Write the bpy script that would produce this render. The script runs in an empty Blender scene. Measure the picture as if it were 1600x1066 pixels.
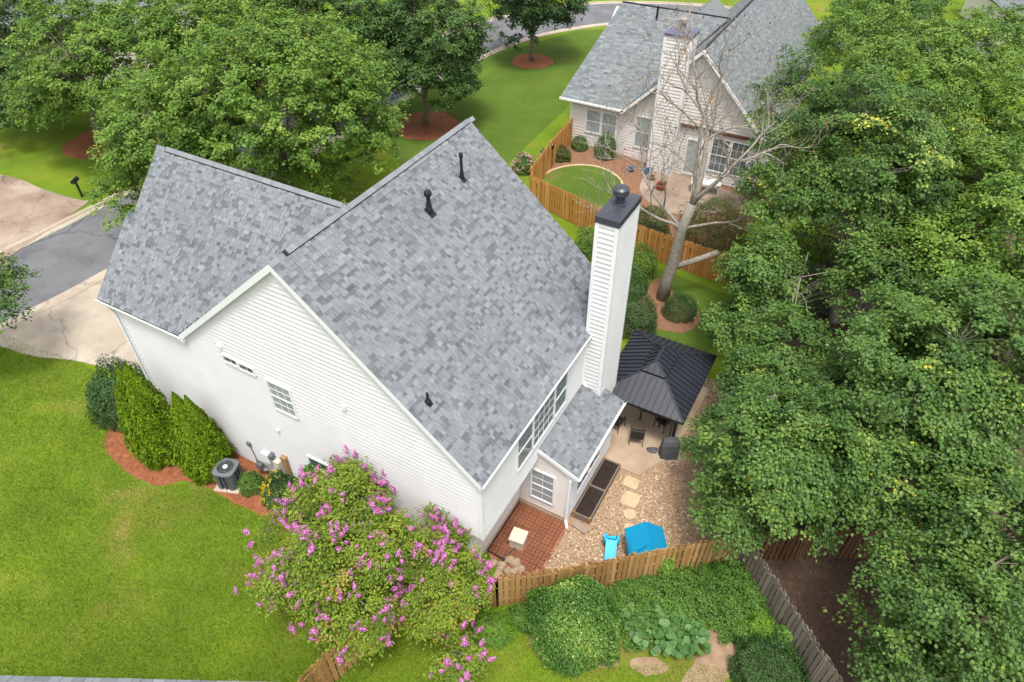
import bpy, bmesh, math, random
import numpy as np
from mathutils import Vector, Matrix
R = math.radians
sc = bpy.context.scene
col = sc.collection
rng = np.random.default_rng(7)
random.seed(7)

# ------------------------------------------------------------------ camera
CAM = np.array([13.2955, -10.1323, 22.3543])
YAW, PITCH, ROLL, FPX = R(29.2619), R(-41.8923), R(-0.2947), 1092.0
_fw = np.array([-math.sin(YAW)*math.cos(PITCH), math.cos(YAW)*math.cos(PITCH), math.sin(PITCH)])
_r = np.array([math.cos(YAW), math.sin(YAW), 0.0]); _u = np.cross(_r, _fw)
_r2 = _r*math.cos(ROLL)+_u*math.sin(ROLL); _u2 = -_r*math.sin(ROLL)+_u*math.cos(ROLL)
cd = bpy.data.cameras.new('camera'); cam = bpy.data.objects.new('camera', cd); col.objects.link(cam)
cd.sensor_width = 36; cd.lens = FPX/1600*36; cd.clip_end = 2000; cd.clip_start = 0.2
cam.matrix_world = Matrix(((_r2[0], _u2[0], -_fw[0], CAM[0]), (_r2[1], _u2[1], -_fw[1], CAM[1]),
                           (_r2[2], _u2[2], -_fw[2], CAM[2]), (0, 0, 0, 1)))
sc.camera = cam

# ------------------------------------------------------------------ light
w = bpy.data.worlds.new('World'); sc.world = w; w.use_nodes = True
nt = w.node_tree; bg = nt.nodes['Background']
sky = nt.nodes.new('ShaderNodeTexSky'); sky.sky_type = 'NISHITA'; sky.sun_disc = False
SUN_EL, SUN_AZ = R(71), R(146)          # azimuth measured clockwise from +y
sky.sun_elevation = SUN_EL; sky.sun_rotation = SUN_AZ
sky.air_density = 1.0; sky.dust_density = 4.0; sky.ozone_density = 1.0
hs = nt.nodes.new('ShaderNodeHueSaturation'); hs.inputs['Saturation'].default_value = 0.30   # overcast
nt.links.new(sky.outputs[0], hs.inputs['Color']); nt.links.new(hs.outputs[0], bg.inputs['Color'])
bg.inputs['Strength'].default_value = 0.15
sd = bpy.data.lights.new('sun', 'SUN'); sd.energy = 1.5; sd.angle = R(12); sd.color = (1, .96, .9)
sun = bpy.data.objects.new('sun', sd); col.objects.link(sun)
_sd = Vector((math.sin(SUN_AZ)*math.cos(SUN_EL), math.cos(SUN_AZ)*math.cos(SUN_EL), math.sin(SUN_EL)))
sun.rotation_euler = _sd.to_track_quat('Z', 'Y').to_euler(); sun.location = (0, -20, 60)
sc.view_settings.view_transform = 'Standard'; sc.view_settings.look = 'None'
sc.view_settings.gamma = 1; sc.view_settings.exposure = 0.97
sc.render.engine = 'CYCLES'
sc.cycles.max_bounces = 6; sc.cycles.diffuse_bounces = 4; sc.cycles.transparent_max_bounces = 6

# ------------------------------------------------------------------ positions from pixels
def GZ(x):
    t = np.clip((np.asarray(x, float)+3)/8, 0, 1)
    xs = np.arange(-3, 5.01, .5); ts = (xs+3)/8
    return np.interp(x, xs, 0.5*(1-ts*ts*(3-2*ts)))
def ray(px, py):
    return _fw+_r2*(px-800)/FPX+_u2*(533-py)/FPX
def onz(px, py, z):
    d = ray(px, py); return CAM+d*(z-CAM[2])/d[2]
def ony(px, py, y):
    d = ray(px, py); return CAM+d*(y-CAM[1])/d[1]
def onx(px, py, x):
    d = ray(px, py); return CAM+d*(x-CAM[0])/d[0]
def gp(px, py, h=0):
    z = 0.
    for i in range(8):
        b = onz(px, py, z+h); z = float(GZ(b[0]))
    return np.array([b[0], b[1], z+h])

# ------------------------------------------------------------------ materials
def nodes_of(name):
    m = bpy.data.materials.new(name); m.use_nodes = True
    return m, m.node_tree, m.node_tree.nodes, m.node_tree.links, m.node_tree.nodes['Principled BSDF']
def ramp(N, stops):
    r = N.new('ShaderNodeValToRGB'); e = r.color_ramp.elements
    while len(e) < len(stops): e.new(.5)
    for k, (p, c) in enumerate(stops): e[k].position = p; e[k].color = (*c, 1)
    return r
def noise(N, L, scale, detail=4, rough=.55, coord='Object'):
    tc = N.new('ShaderNodeTexCoord'); n = N.new('ShaderNodeTexNoise')
    n.inputs['Scale'].default_value = scale; n.inputs['Detail'].default_value = detail
    n.inputs['Roughness'].default_value = rough; L.new(tc.outputs[coord], n.inputs['Vector']); return n
def mat(name, stops, scale=3, detail=5, rough=.7, bump=0, bscale=40, spec=.3, metal=0, tone=0, coat=0, crack=0):
    """noise-mottled colour; tone: how much the per-face 'tone' attribute shifts the ramp"""
    m, t, N, L, b = nodes_of(name)
    n = noise(N, L, scale, detail); rp = ramp(N, stops)
    if tone:
        a = N.new('ShaderNodeAttribute'); a.attribute_name = 'tone'
        mx = N.new('ShaderNodeMix'); mx.data_type = 'FLOAT'; mx.inputs[0].default_value = tone
        L.new(n.outputs['Fac'], mx.inputs[2]); L.new(a.outputs['Fac'], mx.inputs[3]); L.new(mx.outputs[0], rp.inputs['Fac'])
    else: L.new(n.outputs['Fac'], rp.inputs['Fac'])
    cout = rp.outputs['Color']
    if crack:      # wandering cracks and a few oily stains
        tc = N.new('ShaderNodeTexCoord'); wn = noise(N, L, 1.3, 5); va = N.new('ShaderNodeVectorMath'); va.operation = 'MULTIPLY_ADD'
        va.inputs[1].default_value = (1.6, 1.6, 0); L.new(wn.outputs['Color'], va.inputs[0]); L.new(tc.outputs['Object'], va.inputs[2])
        vo = N.new('ShaderNodeTexVoronoi'); vo.feature = 'DISTANCE_TO_EDGE'; vo.inputs['Scale'].default_value = crack; L.new(va.outputs[0], vo.inputs['Vector'])
        cr = ramp(N, [(.0, (.55, .55, .55)), (.012, (1, 1, 1))]); L.new(vo.outputs['Distance'], cr.inputs['Fac'])
        st = noise(N, L, .45, 7, .65); sr = ramp(N, [(.36, (.80, .79, .78)), (.5, (1, 1, 1))]); L.new(st.outputs['Fac'], sr.inputs['Fac'])
        for src in (cr, sr):
            mm = N.new('ShaderNodeMix'); mm.data_type = 'RGBA'; mm.blend_type = 'MULTIPLY'; mm.inputs[0].default_value = 1
            L.new(cout, mm.inputs[6]); L.new(src.outputs['Color'], mm.inputs[7]); cout = mm.outputs[2]
    L.new(cout, b.inputs['Base Color'])
    b.inputs['Roughness'].default_value = rough; b.inputs['Specular IOR Level'].default_value = spec
    b.inputs['Metallic'].default_value = metal; b.inputs['Coat Weight'].default_value = coat
    if bump:
        n2 = noise(N, L, bscale, 6); bp = N.new('ShaderNodeBump'); bp.inputs['Strength'].default_value = bump
        bp.inputs['Distance'].default_value = .02
        L.new(n2.outputs['Fac'], bp.inputs['Height']); L.new(bp.outputs['Normal'], b.inputs['Normal'])
    return m
def leafmat(name, stops, trans=.3, rough=.5, spec=.35):
    m, t, N, L, b = nodes_of(name)
    a = N.new('ShaderNodeAttribute'); a.attribute_name = 'tone'
    rp = ramp(N, stops); L.new(a.outputs['Fac'], rp.inputs['Fac'])
    L.new(rp.outputs['Color'], b.inputs['Base Color'])
    b.inputs['Roughness'].default_value = rough; b.inputs['Specular IOR Level'].default_value = spec
    tr = N.new('ShaderNodeBsdfTranslucent'); L.new(rp.outputs['Color'], tr.inputs['Color'])
    mx = N.new('ShaderNodeMixShader'); mx.inputs[0].default_value = trans
    L.new(b.outputs[0], mx.inputs[1]); L.new(tr.outputs[0], mx.inputs[2])
    L.new(mx.outputs[0], N['Material Output'].inputs['Surface'])
    return m
def paint(name, c, rough=.5, spec=.4, var=.06, scale=2, metal=0):
    d = tuple(max(0, x*(1-var)) for x in c)
    return mat(name, [(.3, d), (.7, c)], scale=scale, rough=rough, spec=spec, metal=metal)

M = {}
M['siding'] = mat('white_vinyl', [(.3, (.645, .635, .64)), (.7, (.705, .695, .695))], scale=.9, rough=.55, spec=.25)
M['siding_cream'] = mat('cream_vinyl', [(.3, (.66, .615, .58)), (.7, (.73, .69, .655))], scale=1.1, rough=.55, spec=.25)
M['trim'] = paint('white_trim', (.80, .80, .80), .45)
M['foundation'] = mat('stucco', [(.3, (.52, .40, .29)), (.7, (.62, .50, .38))], scale=4, rough=.9, bump=.2)
M['shingle'] = mat('shingle_grey', [(0, (.082, .090, .097)), (.30, (.128, .139, .148)), (.6, (.180, .193, .205)), (1, (.245, .262, .275))], scale=55, detail=3, rough=.95, spec=.15, tone=.86, bump=.25, bscale=120)
M['shingle_n'] = mat('shingle_greygreen', [(0, (.090, .100, .102)), (.5, (.170, .187, .190)), (1, (.265, .288, .292))], scale=30, rough=.95, spec=.15, tone=.8)
M['deck'] = paint('roof_felt', (.05, .05, .055), .95, .1)
M['vent'] = paint('vent_black', (.014, .014, .016), .5, .4)
M['blackmetal'] = paint('black_metal', (.012, .013, .016), .38, .5)
M['capmetal'] = paint('cap_metal', (.045, .048, .06), .35, .5)
M['gazebo'] = mat('gazebo_steel', [(.3, (.016, .019, .027)), (.7, (.024, .028, .038))], scale=1.5, rough=.42, spec=.42)
M['gazebo_dark'] = paint('gazebo_seam', (.010, .011, .014), .5, .4)
M['glass'] = mat('window_glass', [(.3, (.06, .085, .09)), (.7, (.10, .13, .135))], scale=1.2, rough=.06, spec=.8)
M['blind'] = mat('window_blind', [(.3, (.26, .30, .31)), (.7, (.36, .40, .40))], scale=1.5, rough=.12, spec=.6)
M['wood_orange'] = mat('cedar_boards', [(0, (.32, .14, .034)), (.5, (.47, .225, .060)), (1, (.60, .33, .105))], scale=5, rough=.75, tone=.65, bump=.2)
M['wood_tan'] = mat('tan_boards', [(0, (.22, .115, .038)), (.5, (.35, .195, .070)), (1, (.49, .30, .125))], scale=5, rough=.8, tone=.65, bump=.2)
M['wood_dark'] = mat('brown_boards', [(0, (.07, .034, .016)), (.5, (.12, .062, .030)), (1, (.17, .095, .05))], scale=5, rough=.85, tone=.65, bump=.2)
M['wood_grey'] = mat('weathered_boards', [(0, (.11, .088, .068)), (.5, (.19, .158, .125)), (1, (.30, .26, .215))], scale=6, rough=.9, tone=.65, bump=.3)
M['nail'] = paint('knot', (.42, .30, .18), .8)
M['terracotta'] = mat('terracotta', [(0, (.20, .075, .038)), (.5, (.28, .105, .052)), (1, (.36, .15, .08))], scale=6, rough=.75, tone=.6)
M['tile_base'] = paint('tile_base', (.045, .018, .010), .9)
M['gravel'] = mat('gravel_stones', [(0, (.15, .085, .045)), (.35, (.33, .22, .13)), (.65, (.48, .35, .23)), (1, (.74, .64, .51))], scale=20, rough=.85, tone=.9)
M['gravel_bed'] = mat('gravel_bed', [(.3, (.20, .125, .07)), (.7, (.42, .30, .19))], scale=26, rough=.95, bump=.7, bscale=40)
M['flag'] = mat('flagstone', [(.3, (.42, .315, .175)), (.7, (.52, .41, .26))], scale=3, rough=.85, bump=.2)
M['concrete'] = mat('concrete', [(.25, (.33, .275, .215)), (.75, (.46, .40, .32))], scale=.6, detail=9, rough=.9, bump=.15, bscale=60, crack=.22)
M['patio'] = mat('patio_concrete', [(.25, (.30, .215, .14)), (.75, (.46, .36, .26))], scale=.9, detail=9, rough=.9, bump=.15, bscale=60)
M['concrete_old'] = mat('old_concrete', [(.25, (.20, .145, .105)), (.5, (.28, .21, .16)), (.75, (.38, .31, .245))], scale=.5, detail=10, rough=.9, bump=.2, bscale=50, crack=.3)
M['kerb'] = mat('kerb_concrete', [(.3, (.31, .255, .195)), (.7, (.42, .355, .28))], scale=1.5, rough=.9)
M['asphalt'] = mat('asphalt', [(.25, (.115, .117, .124)), (.75, (.165, .167, .175))], scale=.35, detail=12, rough=.95, bump=.2, bscale=90, crack=.12)
M['mulch'] = mat('pine_straw', [(.2, (.15, .048, .020)), (.5, (.26, .092, .040)), (.8, (.36, .155, .075))], scale=7, detail=10, rough=.95, bump=.6, bscale=30)
M['straw'] = mat('straw_needles', [(0, (.17, .052, .02)), (.5, (.30, .115, .05)), (1, (.45, .22, .12))], scale=5, rough=.9, tone=.9)
M['mulch_n'] = mat('red_mulch', [(.2, (.15, .07, .035)), (.8, (.27, .145, .085))], scale=5, detail=10, rough=.95, bump=.5, bscale=30)
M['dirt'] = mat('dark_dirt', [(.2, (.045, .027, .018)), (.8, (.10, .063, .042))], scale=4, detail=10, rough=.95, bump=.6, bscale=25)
M['dirt_pale'] = mat('bare_dirt', [(.2, (.20, .125, .07)), (.8, (.34, .24, .155))], scale=3, detail=10, rough=.95, bump=.4, bscale=30)
M['soil'] = mat('potting_soil', [(.2, (.016, .010, .008)), (.8, (.042, .028, .022))], scale=9, detail=10, rough=1, bump=.8, bscale=30)
M['bark'] = mat('bark_grey', [(.2, (.13, .105, .08)), (.8, (.30, .26, .21))], scale=7, detail=8, rough=.95, bump=.6, bscale=14)
M['bark_pale'] = mat('bark_pale', [(.2, (.17, .145, .115)), (.8, (.38, .34, .29))], scale=6, detail=8, rough=.95, bump=.5, bscale=14)
M['plastic_blue'] = paint('blue_plastic', (.004, .23, .42), .4, .4, .1)
M['plastic_cyan'] = paint('cyan_plastic', (.005, .42, .75), .4, .4, .1)
M['plastic_tan'] = paint('tan_plastic', (.46, .36, .26), .5)
M['beige'] = paint('beige_plastic', (.60, .54, .43), .5)
M['grey_metal'] = paint('grey_metal', (.13, .145, .155), .45, .4)
M['dkgrey_metal'] = paint('dark_grey_metal', (.045, .05, .056), .5, .4)
M['wicker'] = paint('dark_wicker', (.030, .024, .020), .7)
M['cover'] = mat('grey_cover', [(.3, (.06, .062, .07)), (.7, (.10, .102, .11))], scale=4, rough=.8)
M['brown_panel'] = paint('brown_panel', (.33, .19, .09), .7)
M['rock'] = mat('rock', [(.3, (.25, .17, .11)), (.7, (.45, .34, .24))], scale=4, rough=.9, bump=.4)
M['blue_pot'] = paint('blue_glaze', (.05, .17, .33), .3, .5, .2)
M['red_pot'] = paint('red_glaze', (.45, .09, .05), .4, .5, .2)
M['fabric_white'] = paint('white_fabric', (.68, .66, .62), .8)

# lawn: green with yellowish and brownish drifts
def lawnmat(name, c_dark, c_mid, c_lite, c_brown, brown=.62, fine=.42):
    m, t, N, L, b = nodes_of(name)
    n1 = noise(N, L, .33, 6, .6); n2 = noise(N, L, 11, 8, .7); n3 = noise(N, L, .21, 5, .65)
    mixf = N.new('ShaderNodeMix'); mixf.data_type = 'FLOAT'; mixf.inputs[0].default_value = fine
    L.new(n1.outputs['Fac'], mixf.inputs[2]); L.new(n2.outputs['Fac'], mixf.inputs[3])
    rp = ramp(N, [(.32, c_dark), (.5, c_mid), (.68, c_lite)]); L.new(mixf.outputs[0], rp.inputs['Fac'])
    r2 = ramp(N, [(brown, (0, 0, 0)), (brown+.14, (.75, .75, .75))])
    mp = N.new('ShaderNodeMapping'); mp.inputs['Location'].default_value = (31, 7, 0); tc = N.new('ShaderNodeTexCoord')
    L.new(tc.outputs['Object'], mp.inputs['Vector']); L.new(mp.outputs[0], n3.inputs['Vector'])
    L.new(n3.outputs['Fac'], r2.inputs['Fac'])
    mc = N.new('ShaderNodeMix'); mc.data_type = 'RGBA'; L.new(r2.outputs['Color'], mc.inputs[0])
    L.new(rp.outputs['Color'], mc.inputs[6]); mc.inputs[7].default_value = (*c_brown, 1)
    L.new(mc.outputs[2], b.inputs['Base Color'])
    b.inputs['Roughness'].default_value = .95; b.inputs['Specular IOR Level'].default_value = .1
    nb = noise(N, L, 38, 6, .8); bp = N.new('ShaderNodeBump'); bp.inputs['Strength'].default_value = .9; bp.inputs['Distance'].default_value = .04
    L.new(nb.outputs['Fac'], bp.inputs['Height']); L.new(bp.outputs['Normal'], b.inputs['Normal'])
    return m
M['lawn'] = lawnmat('lawn', (.075, .125, .012), (.125, .195, .014), (.185, .255, .018), (.22, .17, .045), .53)
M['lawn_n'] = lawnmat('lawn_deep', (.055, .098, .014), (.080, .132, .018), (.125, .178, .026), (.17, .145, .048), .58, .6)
M['blade'] = leafmat('grass_blade', [(0, (.078, .145, .014)), (.45, (.160, .262, .020)), (.75, (.26, .33, .034)), (1, (.39, .32, .11))], .25, .6, .2)

# ------------------------------------------------------------------ mesh helpers
def me_from(name, V, F, tone=None, smooth=False):
    """V (n,3); F (m,k) array or list of index lists; tone: one value per face"""
    me = bpy.data.meshes.new(name); V = np.asarray(V, np.float32)
    if isinstance(F, np.ndarray):
        m_, k = F.shape; tot = np.full(m_, k, np.int32); idx = F.ravel().astype(np.int32)
    else:
        tot = np.array([len(f) for f in F], np.int32); idx = np.array([i for f in F for i in f], np.int32)
    me.vertices.add(len(V)); me.vertices.foreach_set('co', V.ravel())
    me.loops.add(len(idx)); me.loops.foreach_set('vertex_index', idx)
    me.polygons.add(len(tot)); st = np.zeros(len(tot), np.int32); st[1:] = np.cumsum(tot)[:-1]
    me.polygons.foreach_set('loop_start', st); me.polygons.foreach_set('loop_total', tot)
    me.polygons.foreach_set('use_smooth', np.full(len(tot), bool(smooth)))
    if tone is not None:
        a = me.attributes.new('tone', 'FLOAT', 'FACE'); a.data.foreach_set('value', np.asarray(tone, np.float32))
    me.update(calc_edges=True); me.validate(); return me
def link(name, me, mt, parent=None, loc=None, rz=0):
    o = bpy.data.objects.new(name, me); col.objects.link(o)
    if mt is not None and me is not None and len(me.materials) == 0: me.materials.append(mt)
    if parent is not None:
        o.parent = parent
        if loc is None: o.matrix_parent_inverse = Matrix.LocRotScale(parent.location, parent.rotation_euler, None).inverted()
    if loc is not None: o.location = loc; o.rotation_euler = (0, 0, rz)
    return o
def tag(o, label=None, cat=None, group=None, kind=None):
    for k, v in (('label', label), ('category', cat), ('group', group), ('kind', kind)):
        if v: o[k] = v
    return o
def empty(name, loc, label, cat, group=None, rz=0):
    o = bpy.data.objects.new(name, None); col.objects.link(o); o.empty_display_size = .2
    o.location = tuple(float(v) for v in loc); o.rotation_euler = (0, 0, rz); return tag(o, label, cat, group)

class MB:
    """collects shapes for one mesh object"""
    def __init__(s): s.V = []; s.F = []; s.T = []; s.n = 0
    def add(s, V, F, tone=.5):
        s.V.extend([tuple(map(float, v)) for v in V])
        for f in F: s.F.append([i+s.n for i in f]); s.T.append(tone)
        s.n += len(V); return s
    def box(s, lo, hi, tone=.5):
        (a, b, c), (d, e, f) = lo, hi
        return s.add([(a, b, c), (d, b, c), (d, e, c), (a, e, c), (a, b, f), (d, b, f), (d, e, f), (a, e, f)],
                     [(0, 3, 2, 1), (4, 5, 6, 7), (0, 1, 5, 4), (1, 2, 6, 5), (2, 3, 7, 6), (3, 0, 4, 7)], tone)
    def bar(s, p, q, w, h, up=(0, 0, 1), tone=.5):
        p, q = np.array(p, float), np.array(q, float); d = q-p; d /= np.linalg.norm(d)
        sd = np.cross(d, up); sd = sd/np.linalg.norm(sd) if np.linalg.norm(sd) > 1e-6 else np.array([1., 0, 0]); u = np.cross(sd, d)
        V = [e+sd*w/2*i+u*h/2*j for e in (p, q) for i, j in ((-1, -1), (1, -1), (1, 1), (-1, 1))]
        return s.add(V, [(3, 2, 1, 0), (4, 5, 6, 7), (0, 1, 5, 4), (1, 2, 6, 5), (2, 3, 7, 6), (3, 0, 4, 7)], tone)
    def prism(s, poly, depth, tone=.5):
        """poly: 3-D points of a planar polygon, extruded by the vector depth"""
        P = [np.array(p, float) for p in poly]; n = len(P); dv = np.array(depth, float)
        return s.add(P+[p+dv for p in P], [list(range(n))[::-1], list(range(n, 2*n))]+[[i, (i+1) % n, n+(i+1) % n, n+i] for i in range(n)], tone)
    def tube(s, pts, rad, seg=8, cap=True, tone=.5):
        pts = [np.array(p, float) for p in pts]; n = len(pts)
        rad = [rad]*n if np.isscalar(rad) else rad; V = []; prev = None
        for i, p in enumerate(pts):
            d = pts[min(i+1, n-1)]-pts[max(i-1, 0)]; d = d/(np.linalg.norm(d)+1e-9)
            a = np.array([0, 0, 1.]) if abs(d[2]) < .9 else np.array([1., 0, 0])
            if prev is not None: a = prev
            x = np.cross(a, d); x = x/(np.linalg.norm(x)+1e-9); y = np.cross(d, x); prev = y
            for k in range(seg):
                t = 2*math.pi*k/seg; V.append(p+rad[i]*(x*math.cos(t)+y*math.sin(t)))
        F = [[i*seg+k, i*seg+(k+1) % seg, (i+1)*seg+(k+1) % seg, (i+1)*seg+k] for i in range(n-1) for k in range(seg)]
        if cap: F += [list(range(seg))[::-1], [(n-1)*seg+k for k in range(seg)]]
        return s.add(V, F, tone)
    def lathe(s, prof, c=(0, 0, 0), seg=16, tone=.5):
        V = [(c[0]+r*math.cos(2*math.pi*k/seg), c[1]+r*math.sin(2*math.pi*k/seg), c[2]+z) for r, z in prof for k in range(seg)]
        n = len(prof)
        F = [[i*seg+k, i*seg+(k+1) % seg, (i+1)*seg+(k+1) % seg, (i+1)*seg+k] for i in range(n-1) for k in range(seg)]
        F += [list(range(seg))[::-1], [(n-1)*seg+k for k in range(seg)]]
        return s.add(V, F, tone)
    def mesh(s, name, smooth=False): return me_from(name, s.V, s.F, s.T, smooth)
    def build(s, name, mt, parent=None, smooth=False, loc=None): return link(name, s.mesh(name, smooth), mt, parent, loc)

# ------------------------------------------------------------------ ground and patches
def drape(name, poly, mt, off, skirt=0):
    """a sheet cut to the ground's slope; poly in metres (x, y)"""
    from mathutils.geometry import delaunay_2d_cdt
    P = [Vector((float(x), float(y))) for x, y in poly]; n = len(P)
    vs, es, fs, *_ = delaunay_2d_cdt(P, [(i, (i+1) % n) for i in range(n)], [], 1, 1e-5)
    cuts = [-1e6]+list(np.arange(-3, 5.01, .5))+[1e6]; V = []; F = []
    for f in fs:
        T = [tuple(vs[i]) for i in f]; lo, hi = min(p[0] for p in T), max(p[0] for p in T)
        for c0, c1 in zip(cuts[:-1], cuts[1:]):
            if c1 <= lo or c0 >= hi: continue
            Q = T
            for val, sg in ((c0, 1), (c1, -1)):
                out = []
                for i in range(len(Q)):
                    p, q = Q[i-1], Q[i]; fp, fq = (p[0]-val)*sg, (q[0]-val)*sg
                    if (fp < 0) != (fq < 0): k = fp/(fp-fq); out.append((p[0]+(q[0]-p[0])*k, p[1]+(q[1]-p[1])*k))
                    if fq >= 0: out.append(q)
                Q = out
                if not Q: break
            if len(Q) < 3: continue
            ar = sum(Q[i-1][0]*Q[i][1]-Q[i][0]*Q[i-1][1] for i in range(len(Q)))
            if abs(ar) < 1e-6: continue
            if ar < 0: Q = Q[::-1]
            F.append(list(range(len(V), len(V)+len(Q)))); V += [(x, y, float(GZ(x))+off) for x, y in Q]
    if skirt:
        for i in range(n):
            p, q = np.array(P[i-1]), np.array(P[i]); m = max(1, int(np.linalg.norm(q-p)/.5)) if -3.5 < p[0] < 5.5 else 1
            for k in range(m):
                a_, b_ = p+(q-p)*k/m, p+(q-p)*(k+1)/m; F.append(list(range(len(V), len(V)+4)))
                V += [(x, y, float(GZ(x))+z) for (x, y), z in ((a_, off), (b_, off), (b_, off-skirt), (a_, off-skirt))]
    return tag(link(name, me_from(name, V, F), mt), kind='structure')
def smooth_poly(pts, n=6, closed=True):
    P = [np.array(p, float) for p in pts]; out = []; m = len(P)
    for i in range(m if closed else m-1):
        p0, p1, p2, p3 = (P[(i-1) % m], P[i], P[(i+1) % m], P[(i+2) % m]) if closed else (P[max(i-1, 0)], P[i], P[i+1], P[min(i+2, m-1)])
        for k in range(n):
            t = k/n
            out.append(.5*((2*p1)+(-p0+p2)*t+(2*p0-5*p1+4*p2-p3)*t*t+(-p0+3*p1-3*p2+p3)*t**3))
    if not closed: out.append(P[-1])
    return [tuple(p) for p in out]
def gpoly(px, n=6, wob=0):
    P = [gp(*q)[:2] for q in px]
    out = smooth_poly(P, n) if n else P
    if wob: out = [(x+random.uniform(-wob, wob), y+random.uniform(-wob, wob)) for x, y in out]
    return out

xs = sorted(set([-400, -200, -100, -60, -30, -10]+list(np.arange(-3, 5.01, .5))+[10, 20, 40, 80, 150, 300]))
ys = [-200, -80, -30, 0, 30, 60, 100, 200, 400]
V = [(x, y, float(GZ(x))) for y in ys for x in xs]; nx = len(xs)
F = [[j*nx+i, j*nx+i+1, (j+1)*nx+i+1, (j+1)*nx+i] for j in range(len(ys)-1) for i in range(nx-1)]
tag(link('ground', me_from('ground', V, F), M['lawn']), kind='structure')

# street round the corner lot, with a kerb on each side
edge = smooth_poly([(-23.5, -30), (-21.8, -10), (-20.5, 0), (-19.85, 5.4), (-19.4, 20), (-19.0, 36), (-17.6, 46), (-14.6, 52.1), (-10, 56.2), (0, 59), (30, 62), (60, 62)], 6, False)
def offset(line, d):
    out = []
    for i, p in enumerate(line):
        a, b = np.array(line[max(i-1, 0)]), np.array(line[min(i+1, len(line)-1)]); t = b-a; t /= np.linalg.norm(t)
        out.append((p[0]-t[1]*d, p[1]+t[0]*d))
    return out
WID = 6.6
drape('road', edge+offset(edge, WID)[::-1], M['asphalt'], .008)
for nm, d0, d1, hgt in (('kerb', -.32, .0, .05), ('kerb', WID, WID+.32, .05)):
    drape(nm, offset(edge, d0)+offset(edge, d1)[::-1], M['kerb'], hgt, .06)
for nm, d0, d1 in (('gutter_strip', .0, .45), ('gutter_strip', WID-.45, WID)):
    drape(nm, offset(edge, d0)+offset(edge, d1)[::-1], M['concrete'], .014)
# driveways
drape('driveway', smooth_poly([(-20.2, -.75), (-19.3, -.7), (-17.2, -.35), (-15.2, .4), (-11.8, 1.0), (-8.9, 1.3), (-8.9, 7.2), (-12, 7.3), (-19.6, 8.2), (-19.9, 5.4)], 5), M['concrete'], .03, .03)
drape('driveway', gpoly([(0, 414), (20, 398), (132, 321), (128, 314), (108, 309), (70, 297), (0, 273), (-120, 270), (-150, 380)], 5), M['concrete_old'], .03, .03)
# ------------------------------------------------------------------ the main house
S = .8743; XR, ZR, LEN = .387, 11.65, 9.86; XE, ZE = 6.674, 6.15; XF, ZF = -5.19, 6.79
W, ZU, XLOW, XS, YB, YS = 6.55, 3.16, 5.81, 7.79, 3.76, 7.70
house = empty('house', (0, 4, 0), 'large white sided house with grey shingle gable roof and white chimney', 'house')
def lap(name, p0, along, z0, z1, rng_f, out, mt, parent, exp=.185, proud=.040):
    """lap siding: each course a tilted strip with a lip; rng_f(z) gives (a, b) along the wall"""
    p0, along, out = (np.array(v, float) for v in (p0, along, out)); V = []; F = []; T = []
    z = z0
    while z < z1-.01:
        zt = min(z+exp, z1); a0, b0 = rng_f(z); a1, b1 = rng_f(zt)
        if b0-a0 > .02:
            if b1 < a1: a1 = b1 = (a1+b1)/2
            k = len(V); P = lambda s, zz, o: tuple(p0+along*s+out*o+np.array([0, 0, zz]))
            V += [P(a0, z, proud), P(b0, z, proud), P(b1, zt, .002), P(a1, zt, .002), P(a0, z, 0), P(b0, z, 0)]
            F += [[k, k+1, k+2, k+3], [k+4, k+5, k+1, k]]; T += [random.random()]*2
        z = zt
    return link(name, me_from(name, V, F, T), mt, parent)
def ztop(x): return ZR-S*abs(x-XR)-.20
# gable wall: lower storey stops at XLOW, upper storey at W; wing wall on the left
def grange(z):
    hi = (W if z >= ZU-.001 else XLOW); lo = -8.69
    hi = min(hi, XR+(ZR-.20-z)/S)
    if z > 6.62: lo = XR-(ZR-.20-z)/S
    return lo, hi
lap('wall', (0, 0, 0), (1, 0, 0), .40, 11.4, grange, (0, -1, 0), M['siding'], house)
b = MB()
# solid core behind the siding (also closes the far sides)
b.prism([(-5.07, .0, .3), (XLOW, .0, .3), (XLOW, .0, ZU), (W, .0, ZU), (W, .0, ztop(W)), (XR, .0, ZR-.2), (-5.07, .0, ztop(-5.07))], (0, LEN-.2, 0))
MB().box((-8.686, .004, .3), (-5.075, 7.95, 6.6)).build('wall', M['siding'], house)
core = b.build('wall', M['siding'], house); core.location.y += .004
b = MB().prism([(-8.69, 0, 6.6), (-8.69, 8, 6.6), (-8.69, 4, 10.7)], (6.6, 0, 0)); b.build('gable_end', M['siding'], house)
b = MB().box((-8.66, .03, -.1), (XLOW-.02, LEN-.25, .42)); b.build('foundation', M['foundation'], house)
# rear walls
lap('wall', (W, 0, 0), (0, 1, 0), ZU, 6.06, lambda z: (.0, 8.1), (1, 0, 0), M['siding'], house)
lap('wall', (XLOW, 0, 0), (0, 1, 0), .42, ZU, lambda z: (.0, YB), (1, 0, 0), M['siding_cream'], house)
MB().box((XLOW+.005, .01, ZU-.05), (W-.002, YB+.1, ZU-.004)).build('soffit', M['trim'], house)
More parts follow.
